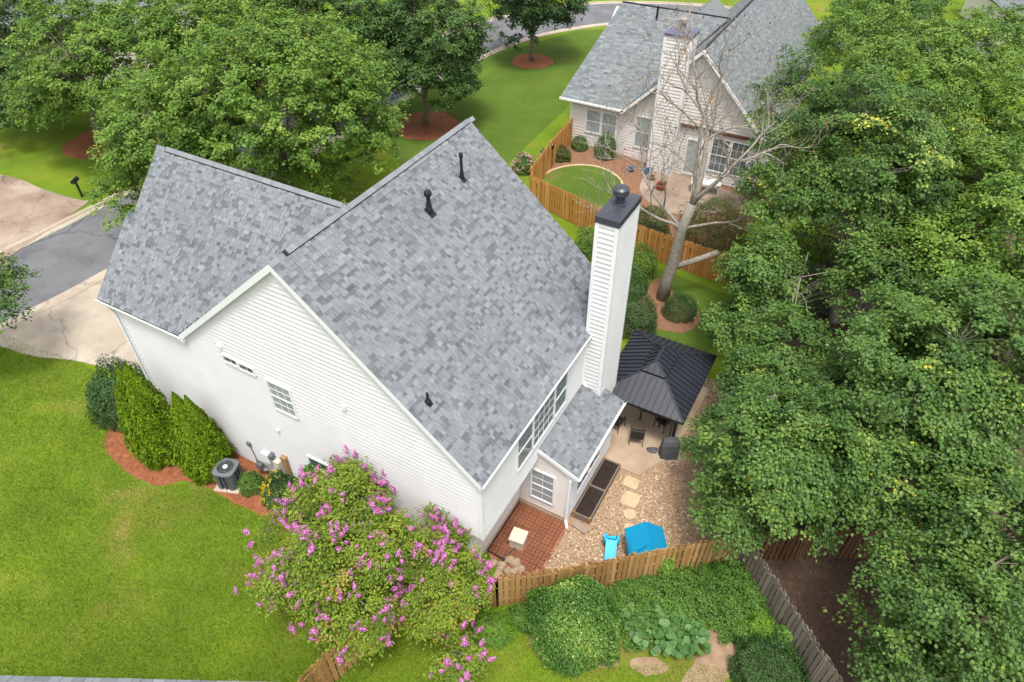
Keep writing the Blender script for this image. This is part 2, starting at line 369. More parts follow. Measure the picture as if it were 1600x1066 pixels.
# sunroom
lap('wall', (0, YB, 0), (1, 0, 0), .30, 3.5, lambda z: (XLOW+.01, min(XS, 6.55+(3.58-z)/.42)), (0, -1, 0), M['siding_cream'], house)
lap('wall', (XS, 0, 0), (0, 1, 0), .30, 2.98, lambda z: (YB, YS), (1, 0, 0), M['siding'], house)
MB().prism([(XLOW, YB+.004, .0), (XS-.004, YB+.004, .0), (XS-.004, YB+.004, 3.0), (6.55, YB+.004, 3.52), (XLOW, YB+.004, 3.52)], (0, YS-YB, 0)).build('sunroom_core', M['siding_cream'], house)
MB().box((XLOW+.02, YB-.012, -.1), (XS+.012, YS, .31)).build('foundation', M['foundation'], house)

# corner boards, rake boards, frieze
def trim(*boxes):
    b = MB()
    for lo, hi in boxes: b.box(lo, hi)
    return b.build('corner_board', M['trim'], house)
trim(((-8.73, -.045, .4), (-8.60, .06, 6.6))); trim(((W-.10, -.045, ZU-.02), (W+.045, .10, 6.0)))
trim(((XLOW-.10, -.045, .2), (XLOW+.0455, .10, ZU-.055))); trim(((XS-.10, YB-.045, .02), (XS+.045, YB+.10, 2.95)))
def rake(p, q, h=.24, y0=-.165, t=.04):
    b = MB(); p, q = np.array(p, float), np.array(q, float)
    b.prism([(p[0], y0, p[1]), (q[0], y0, q[1]), (q[0], y0, q[1]-h), (p[0], y0, p[1]-h)], (0, t, 0)); return b.build('rake_board', M['trim'], house)
rake((XF, ZF-.0), (XR, ZR-.012)); rake((XR+.005, ZR-.012), (XE, ZE-.0))
MB().prism([(XF, -.125, ZF-.17), (XR, -.125, ZR-.18), (XE, -.125, ZE-.17), (XE, -.125, ZE-.20), (XR, -.125, ZR-.21), (XF, -.125, ZF-.20)], (0, .13, 0)).build('soffit', M['trim'], house)
MB().box((XF-.18, -.17, ZF-.30), (XF+.12, .05, ZF-.14)).build('rake_return', M['trim'], house)

# ------------------------------------------------------------------ roofs: deck, shingles, ridge caps
roof = link('roof', MB().prism([(XF, -.15, ZF-.02), (XR, -.15, ZR-.02), (XE, -.15, ZE-.02), (XE, -.15, ZE-.10), (XR, -.15, ZR-.12), (XF, -.15, ZF-.10)], (0, 8.30, 0)).mesh('roof'), M['deck'], house)
MB().prism([(XF, 8.15, ZF-.02), (XR, 8.15, ZR-.02), (4.5, 8.15, ZR-S*(4.5-XR)-.02), (XE+.02, 8.15, ZE-.26), (XE+.02, 8.15, ZE-.36), (XR, 8.15, ZR-.12), (XF, 8.15, ZF-.10)], (0, LEN-8.15, 0)).build('deck', M['deck'], roof)
MB().prism([(-9.07, -.15, 6.77), (-5.22, -.15, 6.77), (-.5, 4, 10.92), (-9.07, 4, 10.92)], (0, 0, -.10)).build('deck', M['deck'], roof)
MB().prism([(-9.07, 4, 10.92), (-.5, 4, 10.92), (-5.22, 8.15, 6.77), (-9.07, 8.15, 6.77)], (0, 0, -.10)).build('deck', M['shingle'], roof)
MB().prism([(-9.37, -.15, 6.77), (-9.37, 2.12, 9.04), (-9.37, 2.12, 8.94), (-9.37, -.15, 6.67)], (.31, 0, 0)).build('deck', M['deck'], roof)
MB().prism([(6.56, YB-.1, 3.63), (8.10, YB-.1, 2.97), (8.10, YB-.1, 2.87), (6.56, YB-.1, 3.53)], (0, YS+.06-YB+.1, 0)).build('deck', M['deck'], roof)
b = MB().prism([(6.56, YB-.14, 3.66), (8.12, YB-.14, 2.99), (8.12, YB-.14, 2.82), (6.56, YB-.14, 3.49)], (0, .035, 0)); b.build('rake_board', M['trim'], house)

SH = []     # every shingle: frame (origin, along, up-slope, normal), s0, t0, width, tone, lift
def shingle_field(o, a, u, s_rng, t_len, exp=.138):
    """o: eave corner; a: along the eave; u: up the slope; s_rng(t) -> (s0, s1) usable width"""
    o, a, u = (np.array(v, float) for v in (o, a, u)); a /= np.linalg.norm(a); u /= np.linalg.norm(u); n = np.cross(a, u)
    if n[2] < 0: n = -n
    nrow = int(t_len/exp)+1
    for r in range(nrow):
        t = r*exp; s0, s1 = s_rng(t); s = s0
        while s < s1-.03:
            wd = random.choice((.09, .11, .13, .16, .19, .23, .28)); e = min(s+wd, s1)
            if s1-e < .06: e = s1
            tn = random.gauss(.64, .12)+.06*math.sin(s*.9+t*.5)*math.sin(t*.8-s*.35)
            if random.random() < .24: tn = random.gauss(.26, .09)
            lift = .016 if tn > .45 and random.random() < .8 else .003
            ln = min(exp+.03, t_len-t+.02)
            SH.append((o, a, u, n, s, t, e-s, max(0, min(1, tn)), lift, ln)); s = e
tr = math.hypot(XE-XR, ZR-ZE)
ur = np.array([-(XE-XR), 0, ZR-ZE])/tr
def far_end(t):      # the crease at y = 8.15 near the far end
    return (0, LEN+.15) if t*ur[2]+ZE > 7.98 else (0, 8.31)
shingle_field((XE+.03, -.165, ZE-.026), (0, 1, 0), ur, far_end, tr)
u2 = np.array([4.5-(XE+.02), 0, (ZR-S*(4.5-XR))-(ZE-.26)])
shingle_field((XE+.03, 8.168, ZE-.26), (0, 1, 0), u2, lambda t: (0, LEN-8.168), np.linalg.norm(u2))
MB().prism([(4.5, 8.151, ZR-S*(4.5-XR)), (XE+.03, 8.151, ZE), (XE+.03, 8.151, ZE-.30), (4.5, 8.151, ZR-S*(4.5-XR)-.05)], (0, .016, 0), .4).build('rake_edge', M['shingle'], roof)
wl = math.hypot(4.15, 4.15)
def wing_rng(t):
    y = -.15+t/math.sqrt(2); z = 6.79+(y+.15); vx = XR-(ZR-z)/S-.02
    return (0 if y < 2.12 else .30), vx+9.38
shingle_field((-9.38, -.17, 6.77), (1, 0, 0), (0, 1, 1), wing_rng, wl)
shingle_field((8.13, YB-.13, 2.96), (0, 1, 0), (-(8.10-6.56), 0, .66), lambda t: (0, YS+.06-YB+.13), math.hypot(1.54, .66))
def sh_mesh(wd, ln, lift):
    g = .004
    V = [(g, 0, -.004), (wd-g, 0, -.004), (wd-g, 0, .006+lift), (g, 0, .006+lift), (g, ln, .001+lift*.5), (wd-g, ln, .001+lift*.5), (g, ln, -.006), (wd-g, ln, -.006)]
    return V, [(0, 1, 2, 3), (3, 2, 5, 4), (0, 3, 4, 6), (1, 7, 5, 2)]
def screen(P):
    d = np.asarray(P, float)-CAM; z = d@_fw
    return 800+FPX*(d@_r2)/z, 533-FPX*(d@_u2)/z, z
def shown(s):
    c = s[0]+s[1]*(s[4]+s[6]/2)+s[2]*(s[5]+.07); d = CAM-c; x, y, z = screen(c)
    if not (0 < x < 1600 and 0 < y < 1066): return 0
    return s[6]*.145*max(0, (d@s[3]))/np.linalg.norm(d)**3
order = sorted(range(len(SH)), key=lambda i: -shown(SH[i]))
pick = set(order[:300])
cache = {}
V = []; F = []; T = []
for i, (o, a, u, n, s, t, wd, tn, lift, ln) in enumerate(SH):
    pos = o+a*s+u*t; v, f = sh_mesh(wd, ln, lift)
    if i in pick:
        key = (round(wd, 2), round(tn*7), lift > .005)
        if key not in cache:
            vv, ff = sh_mesh(round(wd, 2), .175, lift); cache[key] = me_from('shingle', vv, ff, [round(tn*7)/7]*4); cache[key].materials.append(M['shingle'])
        ob = bpy.data.objects.new('shingle', cache[key]); col.objects.link(ob); ob.parent = roof
        ob.matrix_local = Matrix.Translation((0, 0, 0)) @ Matrix(((a[0], u[0], n[0], pos[0]), (a[1], u[1], n[1], pos[1]), (a[2], u[2], n[2], pos[2]), (0, 0, 0, 1)))
        ob.matrix_parent_inverse = Matrix.Translation((0, 0, 0))
    else:
        k = len(V); V += [tuple(pos+a*q[0]+u*q[1]+n*q[2]) for q in v]; F += [[j+k for j in g] for g in f]; T += [tn]*4
tag(link('shingle_field', me_from('shingle_field', V, F, T), M['shingle'], roof), kind='stuff')
# ridge vents and cap shingles (each cap a piece)
def ridge(p, q, z_off, start, slope, vent=True):
    p, q = np.array(p, float), np.array(q, float); d = q-p; L_ = np.linalg.norm(d); d /= L_; sd = np.array([-d[1], d[0], 0])
    th = math.atan(slope); wid = .155
    if vent:
        vb = MB(); e0, e1 = p+d*start, p+d*(L_-.35)
        for sg in (-1, 1):
            o_ = sd*sg*wid*math.cos(th); dz = -wid*math.sin(th)
            vb.prism([e0+np.array([0, 0, z_off]), e0+o_+np.array([0, 0, z_off+dz]), e0+o_+np.array([0, 0, dz-.02]), e0+np.array([0, 0, -.02])], e1-e0)
        vb.build('ridge_vent', M['vent'], roof)
    variants = []
    for k in range(5):
        m_ = MB(); tn = .62+.08*k
        for sg in (-1, 1):
            a1 = (wid+.005)*math.cos(th)*sg; z1 = -(wid+.005)*math.sin(th)
            P = [(0, 0, .012), (0, a1, z1+.012), (.20, a1, z1+.004), (.20, 0, .004)]
            m_.add(P+[(x, y, z-.012) for x, y, z in P], [(0, 1, 2, 3), (0, 4, 5, 1), (1, 5, 6, 2)], tn)
        me = m_.mesh('ridge_cap'); me.materials.append(M['shingle']); variants.append(me)
    s = 0
    while s < L_-.05:
        zz = z_off if (vent and start <= s < L_-.4) else .012
        ob = bpy.data.objects.new('ridge_cap', random.choice(variants)); col.objects.link(ob); ob.parent = roof
        c = p+d*s; ob.location = (c[0], c[1], c[2]+zz+.006); ob.rotation_euler = (0, 0, math.atan2(d[1], d[0])); s += .165
ridge((XR, -.16, ZR), (XR, LEN+.15, ZR), .055, .55, S)
ridge((-9.09, 4, 10.95), (-.42, 4, 10.95), .055, .45, 1.0)

# gutters and downspouts
def gutter(p, q, out, name='gutter'):
    p, q, out = np.array(p, float), np.array(q, float), np.array(out, float); up = np.array([0, 0, 1.])
    prof = [(0, 0), (0, -.12), (.02, -.125), (.10, -.125), (.13, -.06), (.13, 0), (.115, 0), (.112, -.055), (.09, -.108), (.018, -.108), (.012, 0)]
    b = MB(); n = len(prof); V = [e+out*a+up*c for e in (p, q) for a, c in prof]
    b.add(V, [[i, (i+1) % n, n+(i+1) % n, n+i] for i in range(n)]+[[0, 1, 2, 3, 4, 5, 6, 7, 8, 9, 10], [n+10-i for i in range(11)]])
    return b.build(name, M['trim'], house)
gutter((XE-.02, -.14, ZE+.0), (XE-.02, 8.25, ZE+.0), (1, 0, 0)); gutter((8.09, YB-.12, 2.98), (8.09, YS+.1, 2.98), (1, 0, 0))
gutter((XE, 8.9, ZE-.24), (XE, LEN+.1, ZE-.24), (1, 0, 0))
gutter((-9.40, -.13, 6.79), (XF+.02, -.13, 6.79), (0, -1, 0))
def spout(pts, w_=.085):
    b = MB()
    for p, q in zip(pts[:-1], pts[1:]): b.bar(p, q, w_, w_*.8, up=(1, .3, 0) if abs(p[2]-q[2]) > .3 else (0, 0, 1))
    return b.build('downspout', M['trim'], house)
spout([(-8.8, -.2, 6.68), (-8.80, -.075, 6.3), (-8.80, -.075, .7), (-8.80, -.35, .58)])
spout([(W+.05, 7.6, 6.0), (W+.05, 7.25, 5.6), (W+.05, 7.2, 3.75), (W+.22, 7.2, 3.62)])
spout([(XS+.2, YB+.12, 2.86), (XS+.05, YB-.055, 2.6), (XS-.02, YB-.075, .22), (XS+.15, YB-.28, .1)])

# chimney
CX0, CX1, CY0, CY1, CZ = 6.56, 7.27, 7.28, 8.98, 10.72
chim = MB().box((CX0+.004, CY0+.004, 0), (CX1-.004, CY1-.004, CZ)).build('chimney', M['siding'], house)
lap('siding', (0, CY0, 0), (1, 0, 0), 3.0, CZ, lambda z: (CX0, CX1), (0, -1, 0), M['siding'], chim)
lap('siding', (CX1, 0, 0), (0, 1, 0), .2, CZ, lambda z: (CY0, CY1), (1, 0, 0), M['siding'], chim)
for x, y in ((CX0, CY0), (CX1, CY0), (CX1, CY1)):
    bx0, bx1 = (x-.035, x+.09) if x == CX0 else (x-.09, x+.045); by0, by1 = (y-.045, y+.09) if y == CY0 else (y-.09, y+.045)
    MB().box((bx0, by0, .05 if x != CX0 else 6.0), (bx1, by1, CZ-.001)).build('corner_board', M['trim'], chim)
b = MB().box((CX0-.05, CY0-.06, CZ-.02), (CX1+.06, CY1+.06, CZ+.20)); e = CZ+.20; mx, my = (CX0+CX1)/2, (CY0+CY1)/2
b.add([(CX0-.05, CY0-.06, e), (CX1+.06, CY0-.06, e), (CX1+.06, CY1+.06, e), (CX0-.05, CY1+.06, e), (mx, my-.3, e+.07), (mx, my+.3, e+.07)], [(0, 1, 4), (1, 2, 5, 4), (2, 3, 5), (3, 0, 4, 5)])
b.build('chimney_cap', M['capmetal'], chim)
MB().lathe([(.23, .02), (.23, .08), (.15, .09), (.15, .36), (.24, .37), (.255, .42), (.255, .58), (.18, .64), (.02, .66)], (mx, my+.05, e), 20).build('flue', M['capmetal'], chim, smooth=False)

# vents on the roof
def main_z(x): return ZR-S*abs(x-XR)
def vent_at(px, py, r, h, style):
    nrm = np.array([S, 0, 1.]); d = ray(px, py); t = (ZR+S*XR-nrm@CAM)/(nrm@d); c = CAM+d*t; z = c[2]
    b = MB(); th = math.atan(S)
    if style == 'pipe':
        b.tube([(c[0], c[1], z-.1), (c[0], c[1], z+h)], [r, r], 12); b.tube([(c[0], c[1], z-.05), (c[0], c[1], z+.07), (c[0], c[1], z+.16)], [r*2.6, r*2.4, r*1.15], 14)
    else:
        b.tube([(c[0], c[1], z-.1), (c[0], c[1], z+h)], [r, r], 14); b.tube([(c[0], c[1], z-.12), (c[0], c[1], z+.10), (c[0], c[1], z+.24)], [r*1.9, r*1.7, r*1.15], 16)
        b.tube([(c[0], c[1], z+.24), (c[0], c[1], z+.28)], [r*1.35, r*1.35], 14)
        k = 1.9 if style == 'cap' else 1.5
        b.lathe([(r*1.1, h-.03), (r*k, h-.02), (r*k, h+.08), (r*k*.8, h+.13), (.01, h+.15)], (c[0], c[1], z), 16)
    # flashing lying on the slope
    a = np.array([0, 1., 0]); u = np.array([-math.cos(th), 0, math.sin(th)]); n = np.array([math.sin(th), 0, math.cos(th)]); q = np.array([c[0], c[1], z])+n*.022
    b.prism([q+a*r*2.2-u*r*3.4, q-a*r*2.2-u*r*3.4, q-a*r*2.2+u*r*2.6, q+a*r*2.2+u*r*2.6], n*.006)
    b.build('roof_vent', M['vent'], roof)
vent_at(671, 331, .066, .62, 'cap'); vent_at(722, 279, .048, .80, 'small'); vent_at(669, 629, .040, .38, 'pipe')

# windows ----------------------------------------------------------------
def window(parent, o, a, out, wd, ht, grid=(2, 2), sash=True, glass='glass', fr=.07, name='window'):
    """o: lower-left corner, a: along the wall, out: outward; frame with pane, bars"""
    o, a, out = (np.array(v, float) for v in (o, a, out)); up = np.array([0, 0, 1.])
    def bx(b, s0, s1, z0, z1, d0, d1):
        P = [o+a*s+up*z+out*d for d in (d0, d1) for s, z in ((s0, z0), (s1, z0), (s1, z1), (s0, z1))]
        b.add(P, [(3, 2, 1, 0), (4, 5, 6, 7), (0, 1, 5, 4), (1, 2, 6, 5), (2, 3, 7, 6), (3, 0, 4, 7)])
    b = MB()
    for s0, s1, z0, z1 in ((-fr, 0, -fr, ht+fr), (wd, wd+fr, -fr, ht+fr), (0, wd, ht, ht+fr), (0, wd, -fr, 0)): bx(b, s0, s1, z0, z1, -.01, .055)
    f = b.build(name, M['trim'], parent)
    b = MB(); bx(b, 0, wd, 0, ht, -.005, .022); b.build('pane', M[glass], f)
    if sash:
        b = MB(); bx(b, 0, wd, ht*.5-.02, ht*.5+.02, .022, .045); b.build('sash_rail', M['trim'], f)
    b = MB(); nx_, nz_ = grid
    for i in range(1, nx_): bx(b, wd*i/nx_-.008, wd*i/nx_+.008, 0, ht, .022, .030)
    for j in range(1, nz_): bx(b, 0, wd, ht*j/nz_-.008, ht*j/nz_+.008, .022, .031)
    if b.n: b.build('muntin', M['trim'], f)
    return f
Y0 = (0, -1, 0)
window(house, (-1.43, -.034, 5.06), (1, 0, 0), Y0, .92, 1.29, (3, 4), True, 'blind')
for pa, pb in (((352, 557), (374, 571)), ((376, 568), (400, 584))):
    A, B = ony(*pa, 0), ony(*pb, 0); window(house, (A[0], -.034, B[2]), (1, 0, 0), Y0, B[0]-A[0], max(.25, A[2]-B[2]-.05), (2, 1), False, 'glass', .05)
A = ony(484, 712, 0); window(house, (A[0], -.034, A[2]-1.0), (1, 0, 0), Y0, .95, 1.0, (2, 2), True, 'glass')
A = ony(690, 838, 0); window(house, (A[0]-.3, -.034, 1.0), (1, 0, 0), Y0, .8, 1.2, (2, 2), True, 'glass')
X1 = (1, 0, 0)
ya = [onx(*q, W)[1] for q in ((805, 737), (829.5, 702), (862.6, 653), (882, 624))]; zb = onx(805, 737, W)[2]
for (a0, a1), gr in zip(zip(ya[:-1], ya[1:]), ((1, 1), (4, 4), (1, 1))):
    window(house, (W+.034, a0+.05, zb), (0, 1, 0), X1, a1-a0-.10, 1.55, gr, gr == (1, 1), 'glass', .048)
A, B = ony(833, 731, YB), ony(864, 786, YB)
window(house, (A[0], YB-.034, B[2]), (1, 0, 0), Y0, B[0]-A[0], A[2]-B[2], (2, 4), True, 'blind')
for k in range(2): window(house, (XS+.034, YB+.55+k*1.08, 1.15), (0, 1, 0), X1, .97, 1.45, (2, 4), True, 'glass', .05)

# fittings on the gable wall
def plate(px, py, sx, sz, d, mt, name):
    c = ony(px, py, 0); return MB().box((c[0]-sx/2, -.034-d, c[2]-sz/2), (c[0]+sx/2, -.005, c[2]+sz/2)).build(name, M[mt], house)
plate(539, 634, .16, .16, .08, 'trim', 'wall_vent'); plate(345, 539, .15, .15, .08, 'trim', 'wall_vent'); plate(436, 671, .12, .12, .06, 'trim', 'wall_vent')
plate(391, 692, .16, .2, .08, 'grey_metal', 'junction_box'); c = ony(391, 692, 0)
MB().tube([(c[0], -.05, c[2]-.1), (c[0]+.05, -.05, c[2]-.5), (c[0]+.1, -.06, .75)], .02, 8).build('conduit', M['grey_metal'], house)
plate(420, 712, .36, .5, .14, 'trim', 'meter_box'); plate(428, 709, .16, .2, .2, 'grey_metal', 'meter'); plate(437, 722, .28, .34, .16, 'beige', 'meter_box')
plate(450, 724, .24, .95, .13, 'brown_panel', 'utility_panel'); c = ony(428, 712, 0)
MB().tube([(c[0], -.08, c[2]-.1), (c[0]+.02, -.08, .55)], .03, 8).build('conduit', M['grey_metal'], house)
c = ony(412, 738, -.25)
gm = empty('gas_meter', (c[0], -.28, .5), 'small grey gas meter and pipes between the round shrub and the white wall', 'meter')
b = MB().box((c[0]-.13, -.36, .95), (c[0]+.13, -.2, 1.25)).lathe([(.1, 0), (.12, .05), (.06, .1), (.02, .14)], (c[0]+.32, -.28, 1.05), 12)
b.build('meter_body', M['grey_metal'], gm); MB().tube([(c[0]-.1, -.28, .5), (c[0]-.1, -.28, 1.33), (c[0]+.32, -.28, 1.33), (c[0]+.32, -.28, .5)], .022, 8).build('pipe', M['dkgrey_metal'], gm)

# patches round the house
drape('mulch_bed', gpoly([(163, 690), (172, 712), (200, 738), (240, 758), (262, 757), (290, 752), (330, 765), (365, 785), (405, 803), (450, 830), (520, 850), (600, 840), (560, 800), (440, 745), (358, 702), (260, 650), (190, 640)], 5, .03), M['mulch'], .012)
# ------------------------------------------------------------------ ground patches in the yards
drape('gravel_bed', gpoly([(872, 806), (846, 892), (900, 903), (980, 890), (1060, 872), (1148, 856), (1190, 800), (1190, 700), (1150, 600), (1100, 590), (1040, 690), (1000, 700), (930, 715), (925, 800)], 0), M['gravel_bed'], .010)
drape('patio_slab', [(6.7, 7.75), (7.9, 7.05), (9.35, 7.05), (9.75, 7.9), (10.2, 8.6), (10.35, 13.0), (6.7, 13.0)], M['patio'], .05, .05)
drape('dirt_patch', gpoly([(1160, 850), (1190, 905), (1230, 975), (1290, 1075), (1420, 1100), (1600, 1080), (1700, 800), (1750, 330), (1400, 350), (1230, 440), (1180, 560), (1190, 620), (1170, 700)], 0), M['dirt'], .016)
drape('bare_patch', gpoly([(1105, 985), (1140, 990), (1160, 1030), (1120, 1075), (1060, 1090), (1080, 1040), (1100, 1010)], 5, .05), M['dirt_pale'], .013)
drape('bare_patch', gpoly([(985, 1030), (1020, 1028), (1045, 1042), (1020, 1056), (990, 1048)], 5, .05), M['dirt_pale'], .013)
drape('bare_patch', gpoly([(838, 985), (850, 1010), (890, 1028), (960, 1030), (960, 1040), (880, 1042), (838, 1025), (825, 1000)], 5, .05), M['dirt_pale'], .013)
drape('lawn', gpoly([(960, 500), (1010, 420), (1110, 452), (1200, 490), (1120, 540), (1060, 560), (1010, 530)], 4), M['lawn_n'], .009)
drape('mulch_bed', gpoly([(975, 520), (990, 475), (1020, 440), (1040, 440), (1060, 470), (1085, 480), (1095, 500), (1070, 520), (1030, 515)], 5, .05), M['mulch_n'], .018)
# tree rings
for c, r_, nm in (((832, 96), 1.75, 'mulch_ring'), ((668, 197), 2.35, 'mulch_ring'), ((165, 222), 2.6, 'mulch_ring')):
    g = gp(*c); drape(nm, [(g[0]+r_*(1+.05*math.sin(5*t))*math.cos(t), g[1]+r_*(1+.05*math.cos(3*t))*math.sin(t)) for t in np.linspace(0, 2*math.pi, 36)[:-1]], M['mulch'], .03, .03)
# neighbour's yard
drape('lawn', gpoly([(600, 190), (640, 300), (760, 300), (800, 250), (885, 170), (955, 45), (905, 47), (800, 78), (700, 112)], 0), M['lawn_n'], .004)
drape('mulch_bed', [(-5.3, 30.9), (-4.2, 22.4), (7.5, 21.6), (9, 31.3), (0, 31.0)], M['mulch_n'], .012)
ring = gpoly([(828, 297), (845, 278), (868, 265), (900, 259), (935, 262), (962, 275), (972, 292), (955, 325), (930, 345), (860, 330), (830, 315)], 6)
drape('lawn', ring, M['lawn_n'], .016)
b = MB()
for i in range(len(ring)):
    p, q = np.array(ring[i]), np.array(ring[(i+1) % len(ring)])
    if np.linalg.norm(q-p) > .05: b.bar((p[0], p[1], GZ(p[0])+.03), (q[0], q[1], GZ(q[0])+.03), .14, .09)
tag(b.build('lawn_edging', M['flag']), 'pale stone edging curving round the neighbour lawn circle', 'edging')
drape('paved_court', gpoly([(1000, 300), (1015, 268), (1060, 272), (1130, 295), (1170, 320), (1100, 335), (1040, 330)], 4), M['concrete_old'], .02)

# ------------------------------------------------------------------ terracotta tiles
t = .30; m_ = MB()
m_.box((-.148, -.148, 0), (.148, .148, .008), 0)
tb = M['tile_base']
def tile_mesh(tone):
    m_ = MB(); c = .146; n = 2
    for i in (-1, 1):
        for j in (-1, 1):
            cx_, cy_ = i*c/2, j*c/2; hor = (i*j > 0)
            for k in range(n):
                o = -c/2+c*(k+.5)/n; w2 = c/n/2-.014; l2 = c/2-.006
                lo, hi = ((cx_-l2, cy_+o-w2), (cx_+l2, cy_+o+w2)) if hor else ((cx_+o-w2, cy_-l2), (cx_+o+w2, cy_+l2))
                m_.box((lo[0], lo[1], .004), (hi[0], hi[1], .026), tone)
            m_.box((cx_-.012, cy_-c/2+.01, .003), (cx_+.012, cy_+c/2-.01, .023), tone) if hor else m_.box((cx_-c/2+.01, cy_-.012, .003), (cx_+c/2-.01, cy_+.012, .023), tone)
    me = m_.mesh('tile'); me.materials.append(M['terracotta']); return me
tiles = [tile_mesh(x) for x in (.25, .4, .55, .7)]
pat = drape('terracotta_patio', [(5.74, 3.86), (7.80, 3.86), (7.82, 2.9), (8.02, 1.6), (7.6, .55), (6.95, .75), (6.85, 1.2), (5.74, 1.32)], tb, .014)
def inpoly(x, y, P):
    c = False
    for i in range(len(P)):
        (x1, y1), (x2, y2) = P[i], P[i-1]
        if (y1 > y) != (y2 > y) and x < (x2-x1)*(y-y1)/(y2-y1)+x1: c = not c
    return c
PP = [(5.8, 3.8), (7.85, 3.8), (7.9, 2.9), (8.05, 1.6), (7.7, .5), (6.9, .7), (6.85, 1.25), (5.8, 1.3)]
for i in range(8):
    for j in range(12):
        x, y = 6.0+i*.30, 3.58-j*.30
        if inpoly(x, y, PP): 
            ob = bpy.data.objects.new('tile', random.choice(tiles)); col.objects.link(ob); ob.parent = pat; ob.location = (x, y, .018); ob.rotation_euler = (0, 0, random.choice((0, math.pi/2)))
# brick border and pile of rocks in the corner
bm_ = MB().box((-.19, -.06, 0), (.19, .06, .07)); bme = bm_.mesh('border_brick')
bord = empty('brick_border', (6.3, 1.2, 0), 'terracotta brick border at the lower corner of the tile patio', 'border')
for p, q in (((5.9, 1.22), (6.85, 1.1)), ((6.92, 1.05), (7.02, .55))):
    p, q = np.array(p), np.array(q); n = max(1, round(np.linalg.norm(q-p)/.4))
    for k in range(n):
        c = p+(q-p)*(k+.5)/n; o = link('brick', bme, M['terracotta'], bord, (c[0]-6.3, c[1]-1.2, 0.0), math.atan2(*(q-p)[::-1]))
def rock_mesh(seed, sx, sy, sz):
    r_ = np.random.default_rng(seed); bm = bmesh.new(); bmesh.ops.create_icosphere(bm, subdivisions=2, radius=1)
    for v in bm.verts:
        k = 1+.16*math.sin(3*v.co.x+seed)+.14*math.sin(4*v.co.y+2*seed)+.1*r_.random(); v.co = Vector((v.co.x*sx*k, v.co.y*sy*k, max(-.3, v.co.z)*sz*k+sz*.3))
    me = bpy.data.meshes.new('rock'); bm.to_mesh(me); bm.free(); me.materials.append(M['rock']); return me
for k, (px, py) in enumerate([(783, 884), (795, 876), (806, 880), (792, 893), (803, 893), (778, 897), (770, 880), (812, 890)]):
    g = gp(px, py); o = link('rock', rock_mesh(k, .17+.03*(k % 3), .15, .12), M['rock'], None, (g[0], g[1], 0.0), k)
    tag(o, ('upper left', 'topmost', 'upper right', 'lower middle', 'lower right', 'bottom left', 'leftmost', 'rightmost')[k]+' tan rock of the small pile between the tile patio and the fence', 'rock', 'rocks piled by the tile patio')
# beige box with hose
g = gp(808, 853)
bx_ = empty('utility_box', (g[0], g[1]+.1, .04), 'beige square plastic box standing on the terracotta tiles', 'box', rz=.12)
MB().box((-.25, -.25, 0), (.25, .25, .42)).build('body', M['beige'], bx_, loc=(0, 0, 0)); MB().box((-.28, -.28, .42), (.28, .28, .50)).build('lid', M['beige'], bx_, loc=(0, 0, 0))
P = [gp(805, 858), gp(795, 866), gp(786, 872), gp(783, 882)]
tag(MB().tube(smooth_poly([(p[0], p[1], .07) for p in P], 5, False), .025, 8).build('hose', M['dkgrey_metal'], smooth=True), 'dark hose running from the beige box over the tiles', 'hose')

# ------------------------------------------------------------------ raised beds, stones, step
bed = empty('raised_bed', (8.2, 5.5, 0), 'long raised garden bed of two dark soil boxes along the sunroom wall', 'garden bed')
x0, x1, y0, y1 = 7.92, 8.55, 4.1, 6.95; ym_ = 5.5
for a, c in (((x0-.03, y0, 0), (x0+.01, y1, .36)), ((x1-.01, y0, 0), (x1+.03, y1, .36)), ((x0+.01, y0-.02, 0), (x1-.01, y0+.02, .36)), ((x0+.01, y1-.02, 0), (x1-.01, y1+.02, .36)), ((x0+.01, ym_-.03, 0), (x1-.01, ym_+.03, .37))):
    MB().box(a, c).build('board', M['wood_grey'], bed)
for a, c in (((x0+.012, y0+.022, .02), (x1-.012, ym_-.032, .29)), ((x0+.012, ym_+.032, .02), (x1-.012, y1-.022, .29))): MB().box(a, c).build('soil', M['soil'], bed)
for yy in (y0, ym_, y1):
    for xx in (x0-.01, x1+.01): MB().box((xx-.035, yy-.035, 0), (xx+.035, yy+.035, .40)).build('corner_post', M['wood_tan'], bed)
def slab(name, pts, h, mt, label, cat, group=None):
    return tag(MB().prism([(x, y, .0) for x, y in pts], (0, 0, h)).build(name, M[mt]), label, cat, group)
g = gp(906, 829); o = slab('splash_block', [(g[0]-.38, g[1]+.02), (g[0]+.22, g[1]-.1), (g[0]+.34, g[1]+.14), (g[0]-.26, g[1]+.28)], .1, 'concrete_old', 'pinkish concrete splash block below the sunroom downspout', 'splash block')
for k, (px, py, sx, sy, lb) in enumerate([(986, 755, .30, .26, 'square golden stepping stone nearest the concrete patio'), (985, 781, .32, .34, 'larger golden stepping stone second from the patio'), (984, 804, .24, .24, 'round pale stepping stone third from the patio'), (984, 826, .22, .2, 'small faint stepping stone nearest the blue playhouse')]):
    g = gp(px, py); n = 12; e = 6 if k < 2 else 2
    P = [(g[0]+sx*math.copysign(abs(math.cos(t))**(2/e), math.cos(t)), g[1]+sy*math.copysign(abs(math.sin(t))**(2/e), math.sin(t))) for t in np.linspace(0, 2*math.pi, n, endpoint=False)]
    slab('stepping_stone', P, .045, 'flag', lb, 'stone', 'stepping stones in the gravel')

